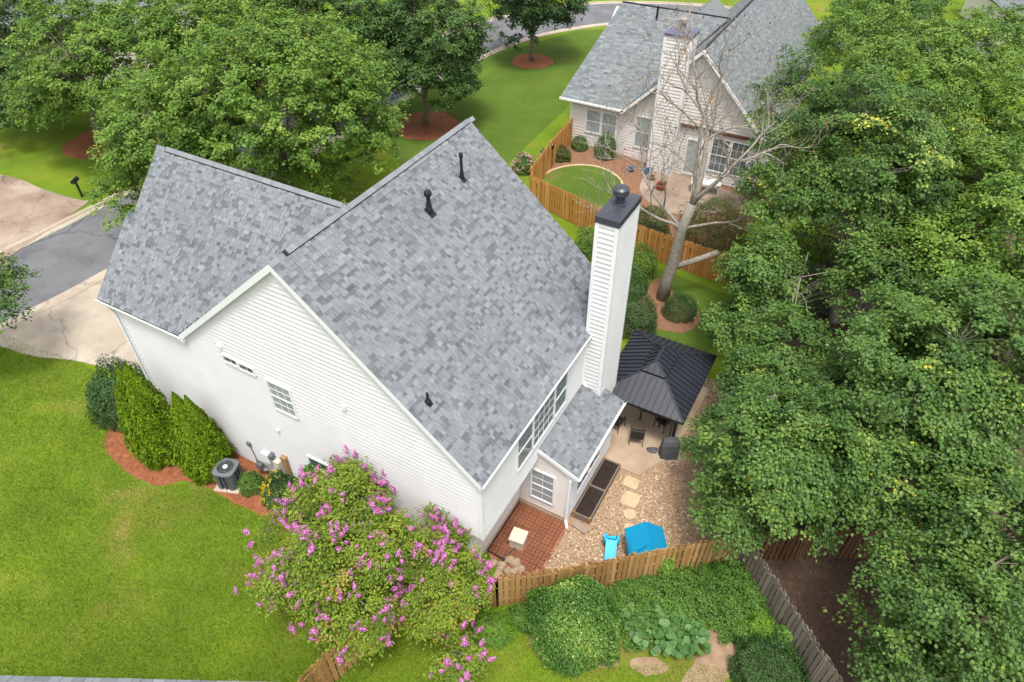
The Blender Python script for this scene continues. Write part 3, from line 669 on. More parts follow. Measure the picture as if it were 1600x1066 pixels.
# ------------------------------------------------------------------ playhouse and slide
ph = empty('playhouse', (10.84, 3.74, 0), 'plastic playhouse with teal blue gable roof and tan walls beside the fence', 'playhouse', rz=R(31))
for a, c in (((-.55, -.5, 0), (-.50, .5, .95)), ((.50, -.5, 0), (.55, .5, .95)), ((-.50, .46, 0), (.50, .5, .95)), ((-.50, -.5, 0), (-.22, -.46, .95)), ((.22, -.5, 0), (.50, -.46, .95)), ((-.22, -.5, .8), (.22, -.46, .95))):
    MB().box(a, c).build('wall', M['plastic_tan'], ph, loc=(0, 0, 0))
b = MB(); 
for s in (-1, 1):
    b.prism([(0, -.62, 1.38), (s*.68, -.66, .92), (s*.68, .66, .92), (0, .62, 1.38)], (0, 0, -.05))
b.prism([(0, -.6, 1.36), (.55, -.6, .98), (-.55, -.6, .98)], (0, .04, 0)); b.prism([(0, .58, 1.36), (.55, .58, .98), (-.55, .58, .98)], (0, .04, 0))
b.build('roof', M['plastic_blue'], ph, loc=(0, 0, 0))
MB().prism([(-.10, -.30, 1.345), (-.62, -.42, 1.02), (-.62, .12, 1.02)], (-.01, 0, .035)).build('dormer', M['plastic_blue'], ph, loc=(0, 0, 0))
MB().box((-.6, -.3, .1), (-.555, .3, .7)).build('shutter', M['plastic_blue'], ph, loc=(0, 0, 0))
g = gp(953, 866)
sl = empty('toddler_slide', (g[0], g[1], 0), 'small bright blue plastic toddler slide left of the playhouse', 'slide', rz=R(20)); sl.scale = (.82, .82, .82)
b = MB(); b.prism([(-.2, .32, .62), (.2, .32, .62), (.2, -.40, .16), (-.2, -.40, .16)], (0, -.03, -.05))
for s in (-1, 1): b.prism([(s*.2, .34, .70), (s*.2, -.42, .22), (s*.2, -.42, .10), (s*.2, .34, .56)], (s*.04, 0, 0))
b.build('chute', M['plastic_cyan'], sl, loc=(0, 0, 0))
for s in (-1, 1): MB().tube([(s*.26, .30, .30), (s*.28, .34, .62), (s*.28, .44, .74), (s*.26, .54, .66), (s*.24, .56, .0)], .065, 10).build('handle', M['plastic_cyan'], sl, smooth=True, loc=(0, 0, 0))
MB().box((-.2, .40, .0), (.2, .52, .60)).build('steps', M['plastic_cyan'], sl, loc=(0, 0, 0))

# ------------------------------------------------------------------ gazebo
gz = empty('gazebo', (8.5, 10.7, 0), 'black steel hardtop gazebo with two tier ribbed roof', 'gazebo')
ex0, ex1, ey0, ey1, ez = 6.72, 10.30, 8.55, 12.85, 2.15
ix0, ix1, iy0, iy1, iz = 8.18, 8.84, 10.03, 11.42, 2.84      # opening under the upper tier
def clip_s(poly, s0, s1):
    for val, sg in ((s0, 1), (s1, -1)):
        out = []
        for i in range(len(poly)):
            p, q = poly[i-1], poly[i]; fp, fq = (p[0]-val)*sg, (q[0]-val)*sg
            if (fp < 0) != (fq < 0): k = fp/(fp-fq); out.append((p[0]+(q[0]-p[0])*k, p[1]+(q[1]-p[1])*k))
            if fq >= 0: out.append(q)
        poly = out
        if not poly: return []
    return poly
def tier(A, B, step, parent, rib=.034):
    """A, B: four corners of lower and upper rectangles; ribbed panels on each slope"""
    for k in range(4):
        a0, a1, b1, b0 = (np.array(v, float) for v in (A[k], A[(k+1) % 4], B[(k+1) % 4], B[k]))
        e = a1-a0; L_ = np.linalg.norm(e); e /= L_; n = np.cross(e, b0-a0); n /= np.linalg.norm(n); u = np.cross(n, e)
        if n[2] < 0: n = -n
        to2 = lambda p: (float((p-a0)@e), float((p-a0)@u)); poly = [to2(p) for p in (a0, a1, b1, b0)]
        s = 0; cnt = max(2, round(L_/step)); st = L_/cnt
        for i in range(cnt):
            pc = clip_s(poly, i*st, (i+1)*st)
            if len(pc) < 3: continue
            b = MB(); P = [a0+e*x+u*y for x, y in pc]; b.prism(P, n*.018)
            pr = clip_s(poly, max(0, i*st-.018), i*st+.018)
            pn = b.build('roof_panel', M['gazebo'], parent)
            if len(pr) >= 3: MB().prism([a0+e*x+u*y+n*.0185 for x, y in pr], n*rib).build('seam', M['gazebo_dark'], pn)
        b = MB(); b.bar(a0+n*.03, b0+n*.03, .07, .03); b.build('hip_cap', M['gazebo'], parent)
        b = MB(); b.bar(a0-np.array([0, 0, .04]), a1-np.array([0, 0, .04]), .05, .10); b.build('fascia', M['gazebo_dark'], parent)
tier([(ex0, ey0, ez), (ex1, ey0, ez), (ex1, ey1, ez), (ex0, ey1, ez)], [(ix0, iy0, iz), (ix1, iy0, iz), (ix1, iy1, iz), (ix0, iy1, iz)], .26, gz)
e_ = .18
tier([(ix0-e_, iy0-e_, iz+.0), (ix1+e_, iy0-e_, iz+.0), (ix1+e_, iy1+e_, iz+.0), (ix0-e_, iy1+e_, iz+.0)],
     [(8.40, 10.25, iz+.32), (8.48, 10.25, iz+.32), (8.48, 11.15, iz+.32), (8.40, 11.15, iz+.32)], .26, gz)
MB().box((8.37, 10.22, iz+.30), (8.51, 11.18, iz+.35)).build('ridge_cap', M['gazebo'], gz)
for x in (ex0+.3, ex1-.3):
    for y in (ey0+.3, ey1-.3): MB().box((x-.055, y-.055, .05), (x+.055, y+.055, ez-.03)).build('post', M['gazebo_dark'], gz)
for x in (ex0+.3, ex1-.3): MB().box((x-.04, ey0+.36, ez-.2), (x+.04, ey1-.36, ez-.06)).build('beam', M['gazebo_dark'], gz)
for y in (ey0+.3, ey1-.3): MB().box((ex0+.36, y-.04, ez-.2), (ex1-.36, y+.04, ez-.06)).build('beam', M['gazebo_dark'], gz)
b = MB(); pts = []
for k in range(13): pts.append((ex1-.42-.04*(k % 2)-.01*k, ey0+.36+.035*k))
for (xa, ya_), (xb, yb_) in zip(pts[:-1], pts[1:]): b.prism([(xa, ya_, .1), (xb, yb_, .1), (xb, yb_, 1.9), (xa, ya_, 1.9)], (.008, 0, 0))
b.build('curtain', M['cover'], gz)
def chair(px, py, rz, label):
    g = gp(px, py); c = empty('patio_chair', (g[0], g[1], .05), label, 'chair', 'chairs under the gazebo', rz)
    MB().box((-.25, -.25, .40), (.25, .25, .44)).build('seat', M['wicker'], c, loc=(0, 0, 0))
    b = MB(); b.prism([(-.24, .24, .46), (.24, .24, .46), (.24, .36, .98), (-.24, .36, .98)], (0, .025, 0)); b.build('backrest', M['wicker'], c, loc=(0, 0, 0))
    for s in (-1, 1):
        MB().tube([(s*.27, -.26, 0), (s*.27, -.25, .62), (s*.27, .25, .64)], .016, 8).build('leg', M['blackmetal'], c, loc=(0, 0, 0))
        MB().tube([(s*.27, .28, 0), (s*.27, .24, .44), (s*.27, .37, 1.0)], .016, 8).build('leg', M['blackmetal'], c, loc=(0, 0, 0))
    MB().tube([(-.27, .37, 1.0), (.27, .37, 1.0)], .016, 8).build('top_rail', M['blackmetal'], c, loc=(0, 0, 0))
chair(994, 690, R(195), 'dark patio chair at the front edge of the gazebo'); chair(962, 668, R(170), 'dark patio chair half hidden beside the sunroom corner'); chair(1035, 668, R(250), 'dark patio chair deep in shade behind the gazebo front post')
tb_ = empty('patio_table', (8.75, 10.5, .05), 'dark patio table under the gazebo roof', 'table')
MB().box((-.5, -.8, .68), (.5, .8, .72)).build('tabletop', M['blackmetal'], tb_, loc=(0, 0, 0))
for sx in (-.42, .42):
    for sy in (-.7, .7): MB().box((sx-.025, sy-.025, 0), (sx+.025, sy+.025, .68)).build('leg', M['blackmetal'], tb_, loc=(0, 0, 0))
g = gp(1044, 712); bb = empty('covered_grill', (g[0], g[1], .0), 'grey fabric covered grill standing in gravel beside the gazebo', 'grill', rz=.5)
b = MB(); pr = [(.40, .26, .02), (.37, .24, .45), (.36, .22, .80), (.30, .16, .98), (.06, .03, 1.0)]; V = []
for hx, hy, z in pr:
    for t in np.linspace(0, 2*math.pi, 20, endpoint=False): k = 1+.06*math.sin(7*t+z*3); V.append((hx*k*math.copysign(abs(math.cos(t))**.6, math.cos(t)), hy*k*math.copysign(abs(math.sin(t))**.6, math.sin(t)), z))
b.add(V, [[i*20+j, i*20+(j+1) % 20, (i+1)*20+(j+1) % 20, (i+1)*20+j] for i in range(4) for j in range(20)]+[[80+j for j in range(20)]]); b.build('cover', M['cover'], bb, loc=(0, 0, 0))
g = gp(1018, 705); o = link('sandbag_weight', rock_mesh(31, .22, .15, .12), M['cover'], None, (g[0], g[1], 0), .4); o.data.materials[0] = M['cover']
tag(o, 'small dark lumpy bag on gravel beside the patio slab corner', 'bag')

# ------------------------------------------------------------------ air conditioner
g = gp(358, 758)
ac = empty('air_conditioner', (g[0], g[1]+.15, .5), 'round cornered grey air conditioner condenser by the white wall', 'air conditioner', rz=.35)
def rr(h, r, k=4, n=28): return [(h*math.copysign(abs(math.cos(t))**(2/k), math.cos(t)), h*math.copysign(abs(math.sin(t))**(2/k), math.sin(t))) for t in np.linspace(0, 2*math.pi, n, endpoint=False)]
HA = .92
MB().box((-.5, -.5, -.02), (.5, .5, .05)).build('pad', M['concrete'], ac, loc=(0, 0, 0))
MB().prism([(x, y, .05) for x, y in rr(.36, 0)], (0, 0, HA-.12)).build('coil', M['dkgrey_metal'], ac, loc=(0, 0, 0))
b = MB()
for i, (x, y) in enumerate(rr(.40, 0, 4, 40)):
    a = math.atan2(y, x); b.box((x-.018, y-.018, .06), (x+.018, y+.018, HA-.08))
b.build('louver', M['grey_metal'], ac, loc=(0, 0, 0))
b = MB(); O, I = rr(.42, 0, 4, 32), [(.31*math.cos(t), .31*math.sin(t)) for t in np.linspace(0, 2*math.pi, 32, endpoint=False)]
V = [(x, y, HA-.08) for x, y in O]+[(x, y, HA) for x, y in O]+[(x, y, HA+.02) for x, y in I]+[(x, y, HA-.08) for x, y in I]
b.add(V, [[k*32+i, k*32+(i+1) % 32, (k+1)*32+(i+1) % 32, (k+1)*32+i] for k in range(3) for i in range(32)]); b.build('top_ring', M['grey_metal'], ac, loc=(0, 0, 0))
MB().lathe([(.30, 0), (.30, .01)], (0, 0, HA-.2), 24).build('fan_deck', M['dkgrey_metal'], ac, loc=(0, 0, 0))
b = MB()
for k in range(4):
    t = k*math.pi/2; b.prism([(.05*math.cos(t), .05*math.sin(t), HA-.13), (.27*math.cos(t-.2), .27*math.sin(t-.2), HA-.16), (.27*math.cos(t+.5), .27*math.sin(t+.5), HA-.10)], (0, 0, .008))
b.build('fan', M['grey_metal'], ac, loc=(0, 0, 0))
b = MB()
for r_ in (.08, .15, .22, .29): b.tube([(r_*math.cos(t), r_*math.sin(t), HA+.015) for t in np.linspace(0, 2*math.pi, 25)], .005, 4)
for k in range(6): t = k*math.pi/3; b.tube([(0, 0, HA+.022), (.31*math.cos(t), .31*math.sin(t), HA+.018)], .006, 4)
b.build('grille', M['grey_metal'], ac, loc=(0, 0, 0)); MB().lathe([(.09, 0), (.09, .03), (.07, .04)], (0, 0, HA+.02), 16).build('motor_cap', M['trim'], ac, loc=(0, 0, 0))

# mailbox
g = gp(129, 308); mbx = empty('mailbox', g, 'black mailbox on a post beside the far kerb', 'mailbox', rz=.5)
MB().box((-.05, -.05, 0), (.05, .05, 1.0)).build('post', M['blackmetal'], mbx, loc=(0, 0, 0))
P = [(.13*math.cos(t), .13*max(-.8, math.sin(t))) for t in np.linspace(-.9, math.pi+.9, 14)]
MB().prism([(x, -.28, 1.12+z) for x, z in P], (0, .56, 0)).build('box', M['blackmetal'], mbx, loc=(0, 0, 0)); MB().box((.13, -.1, 1.1), (.15, -.05, 1.3)).build('flag', M['blackmetal'], mbx, loc=(0, 0, 0))

# ------------------------------------------------------------------ fences, board by board
def board_mesh(h, tone, mt, ear=.035, w_=.14):
    m_ = MB(); hw = w_/2
    m_.prism([(-hw, -.009, 0), (hw, -.009, 0), (hw, -.009, h-ear), (hw-ear, -.009, h), (-hw+ear, -.009, h), (-hw, -.009, h-ear)], (0, .018, 0), tone)
    me = m_.mesh('board'); me.materials.append(M[mt]); return me
def fence(pts, mt, label, h=1.8, pitch=.19, cuts=True, lean=.012):
    pts = [np.array(p, float) for p in pts]; c = pts[0]
    f = empty('fence', (c[0], c[1], float(GZ(c[0]))), label, 'fence'); zc = float(GZ(c[0]))
    var = [board_mesh(h+dh, tn, mt) for tn, dh in ((.15, 0), (.3, .02), (.45, -.02), (.55, .01), (.7, 0), (.9, .015))]
    for p, q in zip(pts[:-1], pts[1:]):
        d = q-p; L_ = np.linalg.norm(d); d /= L_; rz = math.atan2(d[1], d[0]); nrm = np.array([-d[1], d[0]])
        for side in (-1, 1):
            s = .03 if side > 0 else .03+pitch/2
            while s < L_+.02:
                x = p+d*s+nrm*side*.032; ob = bpy.data.objects.new('board', random.choice(var)); col.objects.link(ob); ob.parent = f
                ob.location = (x[0]-c[0], x[1]-c[1], float(GZ(x[0]))-zc+.03+random.uniform(-.01, .01)); ob.rotation_euler = (random.gauss(0, lean), random.gauss(0, lean), rz); s += pitch
        for sd_ in (-1, 1):
            ob = bpy.data.objects.new('board', random.choice(var)); col.objects.link(ob); ob.parent = f; x = q+nrm*sd_*.05
            ob.location = (x[0]-c[0], x[1]-c[1], float(GZ(x[0]))-zc+.03); ob.rotation_euler = (0, 0, rz)
        for zz in (.35, .95, 1.55):
            if zz < h: MB().bar((p[0], p[1], GZ(p[0])+zz), (q[0], q[1], GZ(q[0])+zz), .04, .085, tone=.4).build('rail', M[mt], f)
        n = max(1, round(L_/2.4))
        for k in range(n+1):
            x = p+d*(L_*k/n); z = float(GZ(x[0])); MB().box((x[0]-.045, x[1]-.045, z-.05), (x[0]+.045, x[1]+.045, z+h-.12), .3).build('post', M[mt], f)
    return f
A_ = (7.16, -.30); C_ = (13.75, 5.15)
fence([A_, (9.0, 1.1), (10.72, 2.62), C_], 'wood_tan', 'tan wooden shadowbox fence below the gravel yard and blue playhouse')
fence([A_, (5.9, -1.15), (4.9, -2.15), (4.05, -4.6), (3.5, -7.5)], 'wood_tan', 'tan wooden fence half hidden behind the pink flowering crape myrtle')
fence([(3.3, -.05), (4.85, -2.05)], 'wood_tan', 'short wooden fence from the white house wall behind the crape myrtle')
fence([C_, (15.3, 3.7), (16.9, 2.2), (19.0, .3)], 'wood_grey', 'weathered grey wooden fence running down to the bottom right corner', 1.75)
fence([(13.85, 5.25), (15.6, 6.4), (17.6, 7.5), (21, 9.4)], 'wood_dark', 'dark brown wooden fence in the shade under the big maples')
fence([(-3.55, 22.45), (-1, 21.9), (3, 21.3), (7.6, 20.95), (10.6, 20.75)], 'wood_orange', 'bright orange wooden fence between the two back yards')
fence([(10.7, 20.7), (14.5, 20.9), (19, 21.1)], 'wood_grey', 'weathered grey fence seen in gaps below the maple crowns', 1.75)
fence([(-4.95, 30.8), (-4.6, 27), (-4.1, 23.4), (-3.6, 22.5)], 'wood_orange', 'orange wooden fence from the neighbour house corner past the pink flowers')
# ------------------------------------------------------------------ neighbour's house
nh = empty('house', (0, 34, .3), 'pale cream neighbour house with greenish grey roof and brick course behind the bare tree', 'house')
NY, NZ = 31.0, 3.68
gx0, gx1, gxr, gzr = -1.45, 7.65, 3.1, 8.2
def nlap(*a): return lap('wall', *a[:-1], M['siding_cream'], nh, a[-1], .014)
lap('wall', (0, NY, 0), (1, 0, 0), .35, 3.62, lambda z: (-5.1, -1.2), (0, -1, 0), M['siding_cream'], nh, .2)
lap('wall', (0, NY-.02, 0), (1, 0, 0), .1, 8.0, lambda z: (max(-1.2, gxr-(8.05-z)), min(7.4, gxr+(8.05-z))), (0, -1, 0), M['siding_cream'], nh, .2)
MB().prism([(-1.2, NY, 0), (7.4, NY, 0), (7.4, NY, 3.7), (gxr, NY, 8.0), (-1.2, NY, 3.7)], (0, 13, 0)).build('wall', M['siding_cream'], nh)
MB().box((-5.1, NY+.01, .1), (-1.2, 43, 3.6)).build('wall', M['siding_cream'], nh); MB().prism([(-4.9, NY+.2, 3.6), (-4.9, 43, 3.6), (-4.9, 37, 7.7)], (5, 0, 0)).build('gable_end', M['siding_cream'], nh)
nroof = link('roof', MB().prism([(-5.8, 30.6, 3.62), (-1.3, 30.6, 3.62), (2.8, 37, 8.03), (-4.5, 37, 8.03)], (0, 0, -.12)).mesh('roof'), M['deck'], nh)
MB().prism([(-5.8, 43.4, 3.62), (-4.5, 37, 8.03), (2.8, 37, 8.03), (-1.3, 43.4, 3.62)], (0, 0, -.12)).build('deck', M['shingle_n'], nroof)
for s in (-1, 1):
    MB().prism([(gxr, 30.55, gzr), (gxr+s*4.6, 30.55, gzr-4.6), (gxr+s*4.6, 50, gzr-4.6), (gxr, 50, gzr)], (0, 0, -.14)).build('deck', M['deck'], nroof)
    rb = MB(); rb.prism([(gxr, 30.5, gzr-.02), (gxr+s*4.6, 30.5, gzr-4.62), (gxr+s*4.6, 30.5, gzr-4.88), (gxr, 30.5, gzr-.28)], (0, .05, 0)); rb.build('rake_board', M['trim'], nh)
V = []; F = []; T = []
def courses(o, a, u, rngf, tl, exp=.16):
    o, a, u = (np.array(v, float) for v in (o, a, u)); a = a/np.linalg.norm(a); u = u/np.linalg.norm(u); n = np.cross(a, u); n = n if n[2] > 0 else -n
    for r in range(int(tl/exp)):
        t = r*exp; s, s1 = rngf(t)
        while s < s1-.05:
            wd = min(random.choice((.2, .26, .33, .4)), s1-s); k = len(V); pos = o+a*s+u*t; lf = random.choice((.004, .012))
            V.extend([tuple(pos+a*x+u*y+n*z) for x, y, z in ((.004, 0, .002), (wd-.004, 0, .002), (wd-.004, 0, .010+lf), (.004, 0, .010+lf), (.004, exp+.02, .006), (wd-.004, exp+.02, .006))])
            F.extend([[k, k+1, k+2, k+3], [k+3, k+2, k+5, k+4]]); tn = min(1, max(0, random.gauss(.5, .17))); T.extend([tn, tn]); s += wd
um = np.array([0, 6.4, 4.41]); lm = np.linalg.norm(um)
courses((-5.8, 30.6, 3.63), (1, 0, 0), um, lambda t: (1.3*t/lm, 4.45+4.1*t/lm), lm)
for s in (-1, 1):
    us = np.array([-s, 0, 1.])
    courses((gxr+s*4.6, 30.55, gzr-4.59), (0, 1, 0), us, lambda t: (0, 19.4), 6.5)
tag(link('shingle_field', me_from('shingle_field', V, F, T), M['shingle_n'], nroof), kind='stuff')
MB().bar((-4.5, 37, 8.05), (2.75, 37, 8.05), .12, .05).build('ridge_vent', M['vent'], nroof); MB().bar((gxr, 31.2, 8.22), (gxr, 49.9, 8.22), .12, .05).build('ridge_vent', M['vent'], nroof)
c = onz(1037, 20, 7.6); MB().tube([(c[0], 36.2, 7.2), (c[0], 36.2, 8.35)], .07, 10).build('roof_vent', M['vent'], nroof)
MB().prism([(-.2, 38.5, 7.0), (2.6, 38.5, 5.0), (-3, 38.5, 5.0)], (0, 6, 0)).build('front_gable', M['shingle_n'], nroof)
MB().prism([(-5.82, 30.5, 3.64), (-1.35, 30.5, 3.64), (-1.35, 30.5, 3.52), (-5.82, 30.5, 3.52)], (0, .12, 0)).build('gutter', M['trim'], nh)
MB().box((2.4, 30.80, 3.32), (7.6, 30.96, 3.50)).build('brick_course', paint('brick_red', (.13, .06, .04), .9, .2, .3, 20), nh)
MB().box((-5.17, 30.93, .3), (-5.03, 31.05, 3.6)).build('corner_board', M['trim'], nh)
nch = MB().box((.85, 30.2, 0), (2.35, 31.4, 8.7)).build('chimney', M['siding_cream'], nh)
lap('siding', (0, 30.2, 0), (1, 0, 0), .1, 8.7, lambda z: (.85, 2.35), (0, -1, 0), M['siding_cream'], nch, .2); lap('siding', (2.35, 0, 0), (0, 1, 0), .1, 8.7, lambda z: (30.2, 31.4), (1, 0, 0), M['siding_cream'], nch, .2)
for x in (.85, 2.35): MB().box((x-.08, 30.15, .1), (x+.08, 30.3, 8.69)).build('corner_board', M['trim'], nch)
MB().box((.78, 30.12, 8.7), (2.42, 31.48, 8.84)).build('chimney_cap', paint('cap_navy', (.10, .10, .17), .4), nch)
MB().lathe([(.17, 0), (.17, .45), (.25, .5), (.25, .7), (.2, .75)], (1.6, 30.8, 8.84), 14).build('flue', paint('flue_steel', (.28, .25, .22), .4), nch)
window(nh, (-3.95, NY-.03, 1.55), (1, 0, 0), Y0, .95, 1.5, (1, 1), True, 'blind', .08); window(nh, (-2.85, NY-.03, 1.55), (1, 0, 0), Y0, .95, 1.5, (1, 1), True, 'blind', .08)
window(nh, (-.48, NY-.05, 1.3), (1, 0, 0), Y0, .9, 2.0, (1, 1), True, 'blind', .08)
window(nh, (4.55, NY-.05, .9), (1, 0, 0), Y0, 1.0, 2.1, (3, 4), True, 'glass', .08); window(nh, (5.75, NY-.05, .9), (1, 0, 0), Y0, 1.0, 2.1, (3, 4), True, 'glass', .08)
window(nh, (3.0, NY-.05, .35), (1, 0, 0), Y0, .85, 2.2, (1, 1), False, 'blind', .1, 'door')

# a house across the street seen in the gaps of the trees; roofs at the bottom and top right edges
def simple_house(loc, rz, wx, wy, hz, rise, label, wallm, roofm, ov=.4):
    h = empty('house', loc, label, 'house', rz=rz)
    MB().prism([(-wx/2, -wy/2, 0), (wx/2, -wy/2, 0), (wx/2, -wy/2, hz), (0, -wy/2, hz+rise), (-wx/2, -wy/2, hz)], (0, wy, 0)).build('wall', M[wallm], h, loc=(0, 0, 0))
    k = rise/(wx/2)
    r_ = MB()
    for s in (-1, 1): r_.prism([(0, -wy/2-ov, hz+rise+.02), (s*(wx/2+ov), -wy/2-ov, hz-k*ov+.02), (s*(wx/2+ov), wy/2+ov, hz-k*ov+.02), (0, wy/2+ov, hz+rise+.02)], (0, 0, .12))
    rf = r_.build('roof', M['deck'], h, loc=(0, 0, 0))
    Vv = []; Ff = []; Tt = []; sl = math.hypot(wx/2+ov, rise+k*ov)
    for s in (-1, 1):
        u = np.array([-s*(wx/2+ov), 0, rise+k*ov])/sl; a = np.array([0, 1., 0]); n = np.cross(a, u); n = n if n[2] > 0 else -n
        o = np.array([s*(wx/2+ov), -wy/2-ov, hz-k*ov+.145])
        for r in range(int(sl/.16)):
            p_ = 0
            while p_ < wy+2*ov-.05:
                wd = min(random.choice((.2, .28, .36)), wy+2*ov-p_); kk = len(Vv); pos = o+a*p_+u*r*.16; lf = random.choice((.003, .012))
                Vv += [tuple(pos+a*x+u*y+n*z) for x, y, z in ((.004, 0, 0), (wd-.004, 0, 0), (wd-.004, 0, .01+lf), (.004, 0, .01+lf), (.004, .18, .004), (wd-.004, .18, .004))]
                Ff += [[kk, kk+1, kk+2, kk+3], [kk+3, kk+2, kk+5, kk+4]]; tn = min(1, max(0, random.gauss(.55, .17))); Tt += [tn]*2; p_ += wd
    f_ = link('shingle_field', me_from('shingle_field', Vv, Ff, Tt), M[roofm], rf, (0, 0, 0)); tag(f_, kind='stuff')
    return h
h2 = simple_house((-46, 26, .5), R(-25), 10, 14, 5.2, 3.4, 'pale house across the street glimpsed through the trees', 'siding_cream', 'shingle_n')
for k in range(4):
    window(h2, (5.02, -5.5+k*3.2, 3.1), (0, 1, 0), X1, 1.0, 1.4, (2, 2), True, 'glass').parent = h2
for ch_ in h2.children:
    if ch_.name.startswith('window'): ch_.matrix_parent_inverse = Matrix.Identity(4)
p, q = onz(60, 1055, 5.6), onz(440, 1064, 5.6); d = (q-p)/np.linalg.norm(q-p); nb = np.array([d[1], -d[0], 0]); ln = 13.
mid = q-d*ln/2+nb*4.5
h3 = simple_house((mid[0], mid[1], .3), math.atan2(d[1], d[0])+math.pi/2, 8.2, ln-.8, 5.25, 2.0, 'grey shingle roof edge of a house along the bottom of the picture', 'siding', 'shingle')
c = onz(1640, -40, 5.0); simple_house((c[0], c[1], 0), R(20), 8, 10, 3.2, 2.6, 'brown roofed house at the top right corner behind the maples', 'siding_cream', 'shingle_n')

# clutter in the neighbour's yard
for k, (px, py, mt, sc_, lb) in enumerate([(985, 268, 'blue_pot', .22, 'small blue glazed pot left of the neighbour patio'), (1012, 272, 'blue_pot', .28, 'light blue pot in the middle of the neighbour patio'), (1022, 258, 'blue_pot', .36, 'big blue bowl planter against the neighbour wall'), (1032, 296, 'red_pot', .34, 'red and white planter on the neighbour patio'), (1017, 281, 'brown_panel', .26, 'brown pot beside the light blue pot')]):
    g = gp(px, py); t_ = empty('planter', g, lb, 'planter')
    MB().lathe([(.6*sc_, 0), (sc_, sc_*1.1), (sc_*1.1, sc_*1.15), (sc_*.9, sc_*1.15), (sc_*.85, sc_*.9)], (0, 0, 0), 14).build('pot', M[mt], t_, loc=(0, 0, 0))
    MB().lathe([(sc_*.86, sc_*.88), (sc_*.6, sc_*1.0)], (0, 0, 0), 12).build('soil', M['soil'], t_, loc=(0, 0, 0))
g = gp(1100, 300); t_ = empty('patio_table', g, 'white garden table under the bare tree by the neighbour window', 'table', rz=.3)
MB().box((-.9, -.4, .68), (.9, .4, .73)).build('tabletop', M['fabric_white'], t_, loc=(0, 0, 0))
for sx in (-.8, .8):
    for sy in (-.3, .3): MB().box((sx-.03, sy-.03, 0), (sx+.03, sy+.03, .68)).build('leg', M['fabric_white'], t_, loc=(0, 0, 0))
g = gp(862, 262); t_ = empty('lamp_post', g, 'thin black garden lamp post in the neighbour flower bed', 'lamp')
MB().tube([(0, 0, 0), (0, 0, 1.3)], .025, 8).build('post', M['blackmetal'], t_, loc=(0, 0, 0)); MB().lathe([(.06, 0), (.11, .04), (.1, .28), (.13, .3), (.01, .4)], (0, 0, 1.3), 8).build('lantern', M['blackmetal'], t_, loc=(0, 0, 0))
# ------------------------------------------------------------------ foliage
QUAD = np.array([(0, -.5, 0), (.30, -.02, .07), (0, .5, -.03), (-.30, -.02, .07)])
MAPL = np.array([(0, -.5, 0), (.40, -.02, .07), (0, .5, -.04), (-.40, -.02, .07)])
NEED = np.array([(-.10, -.5, 0), (.10, -.5, 0), (.12, .2, .02), (0, .5, 0)])
def unit(a): return a/(np.linalg.norm(a, axis=-1, keepdims=True)+1e-9)
def leaves(C, Nn, A, s, tone, tmpl):
    """one flat or folded leaf at each centre C, facing Nn, pointing along A"""
    Nn = unit(Nn); A = unit(A-Nn*(A*Nn).sum(1, keepdims=True)); B = np.cross(A, Nn); k = len(tmpl); n = len(C)
    s = np.asarray(s).reshape(-1, 1, 1)
    V = C[:, None, :]+s*(B[:, None, :]*tmpl[None, :, 0:1]+A[:, None, :]*tmpl[None, :, 1:2]+Nn[:, None, :]*tmpl[None, :, 2:3])
    return V.reshape(-1, 3), np.arange(n*k).reshape(n, k), np.clip(tone, 0, 1)
class Foliage:
    def __init__(s): s.P = []
    def add(s, V, F, T): s.P.append((V, F, T))
    def mesh(s, name):
        off = 0; VV = []; FF = []; TT = []
        for V, F, T in s.P: VV.append(V); FF.append(F+off); TT.append(T); off += len(V)
        return me_from(name, np.concatenate(VV), np.concatenate(FF), np.concatenate(TT))
def rdir(r, n): return unit(r.normal(size=(n, 3)))
def lump(d, seed, k=2.6): 
    return np.sin(d[:, 0]*k+seed)*np.sin(d[:, 1]*k*1.3+2*seed)+.6*np.sin(d[:, 2]*k*1.9+d[:, 0]*3+seed*3)+.4*np.sin(d[:, 1]*k*2.7-d[:, 2]*4+seed)
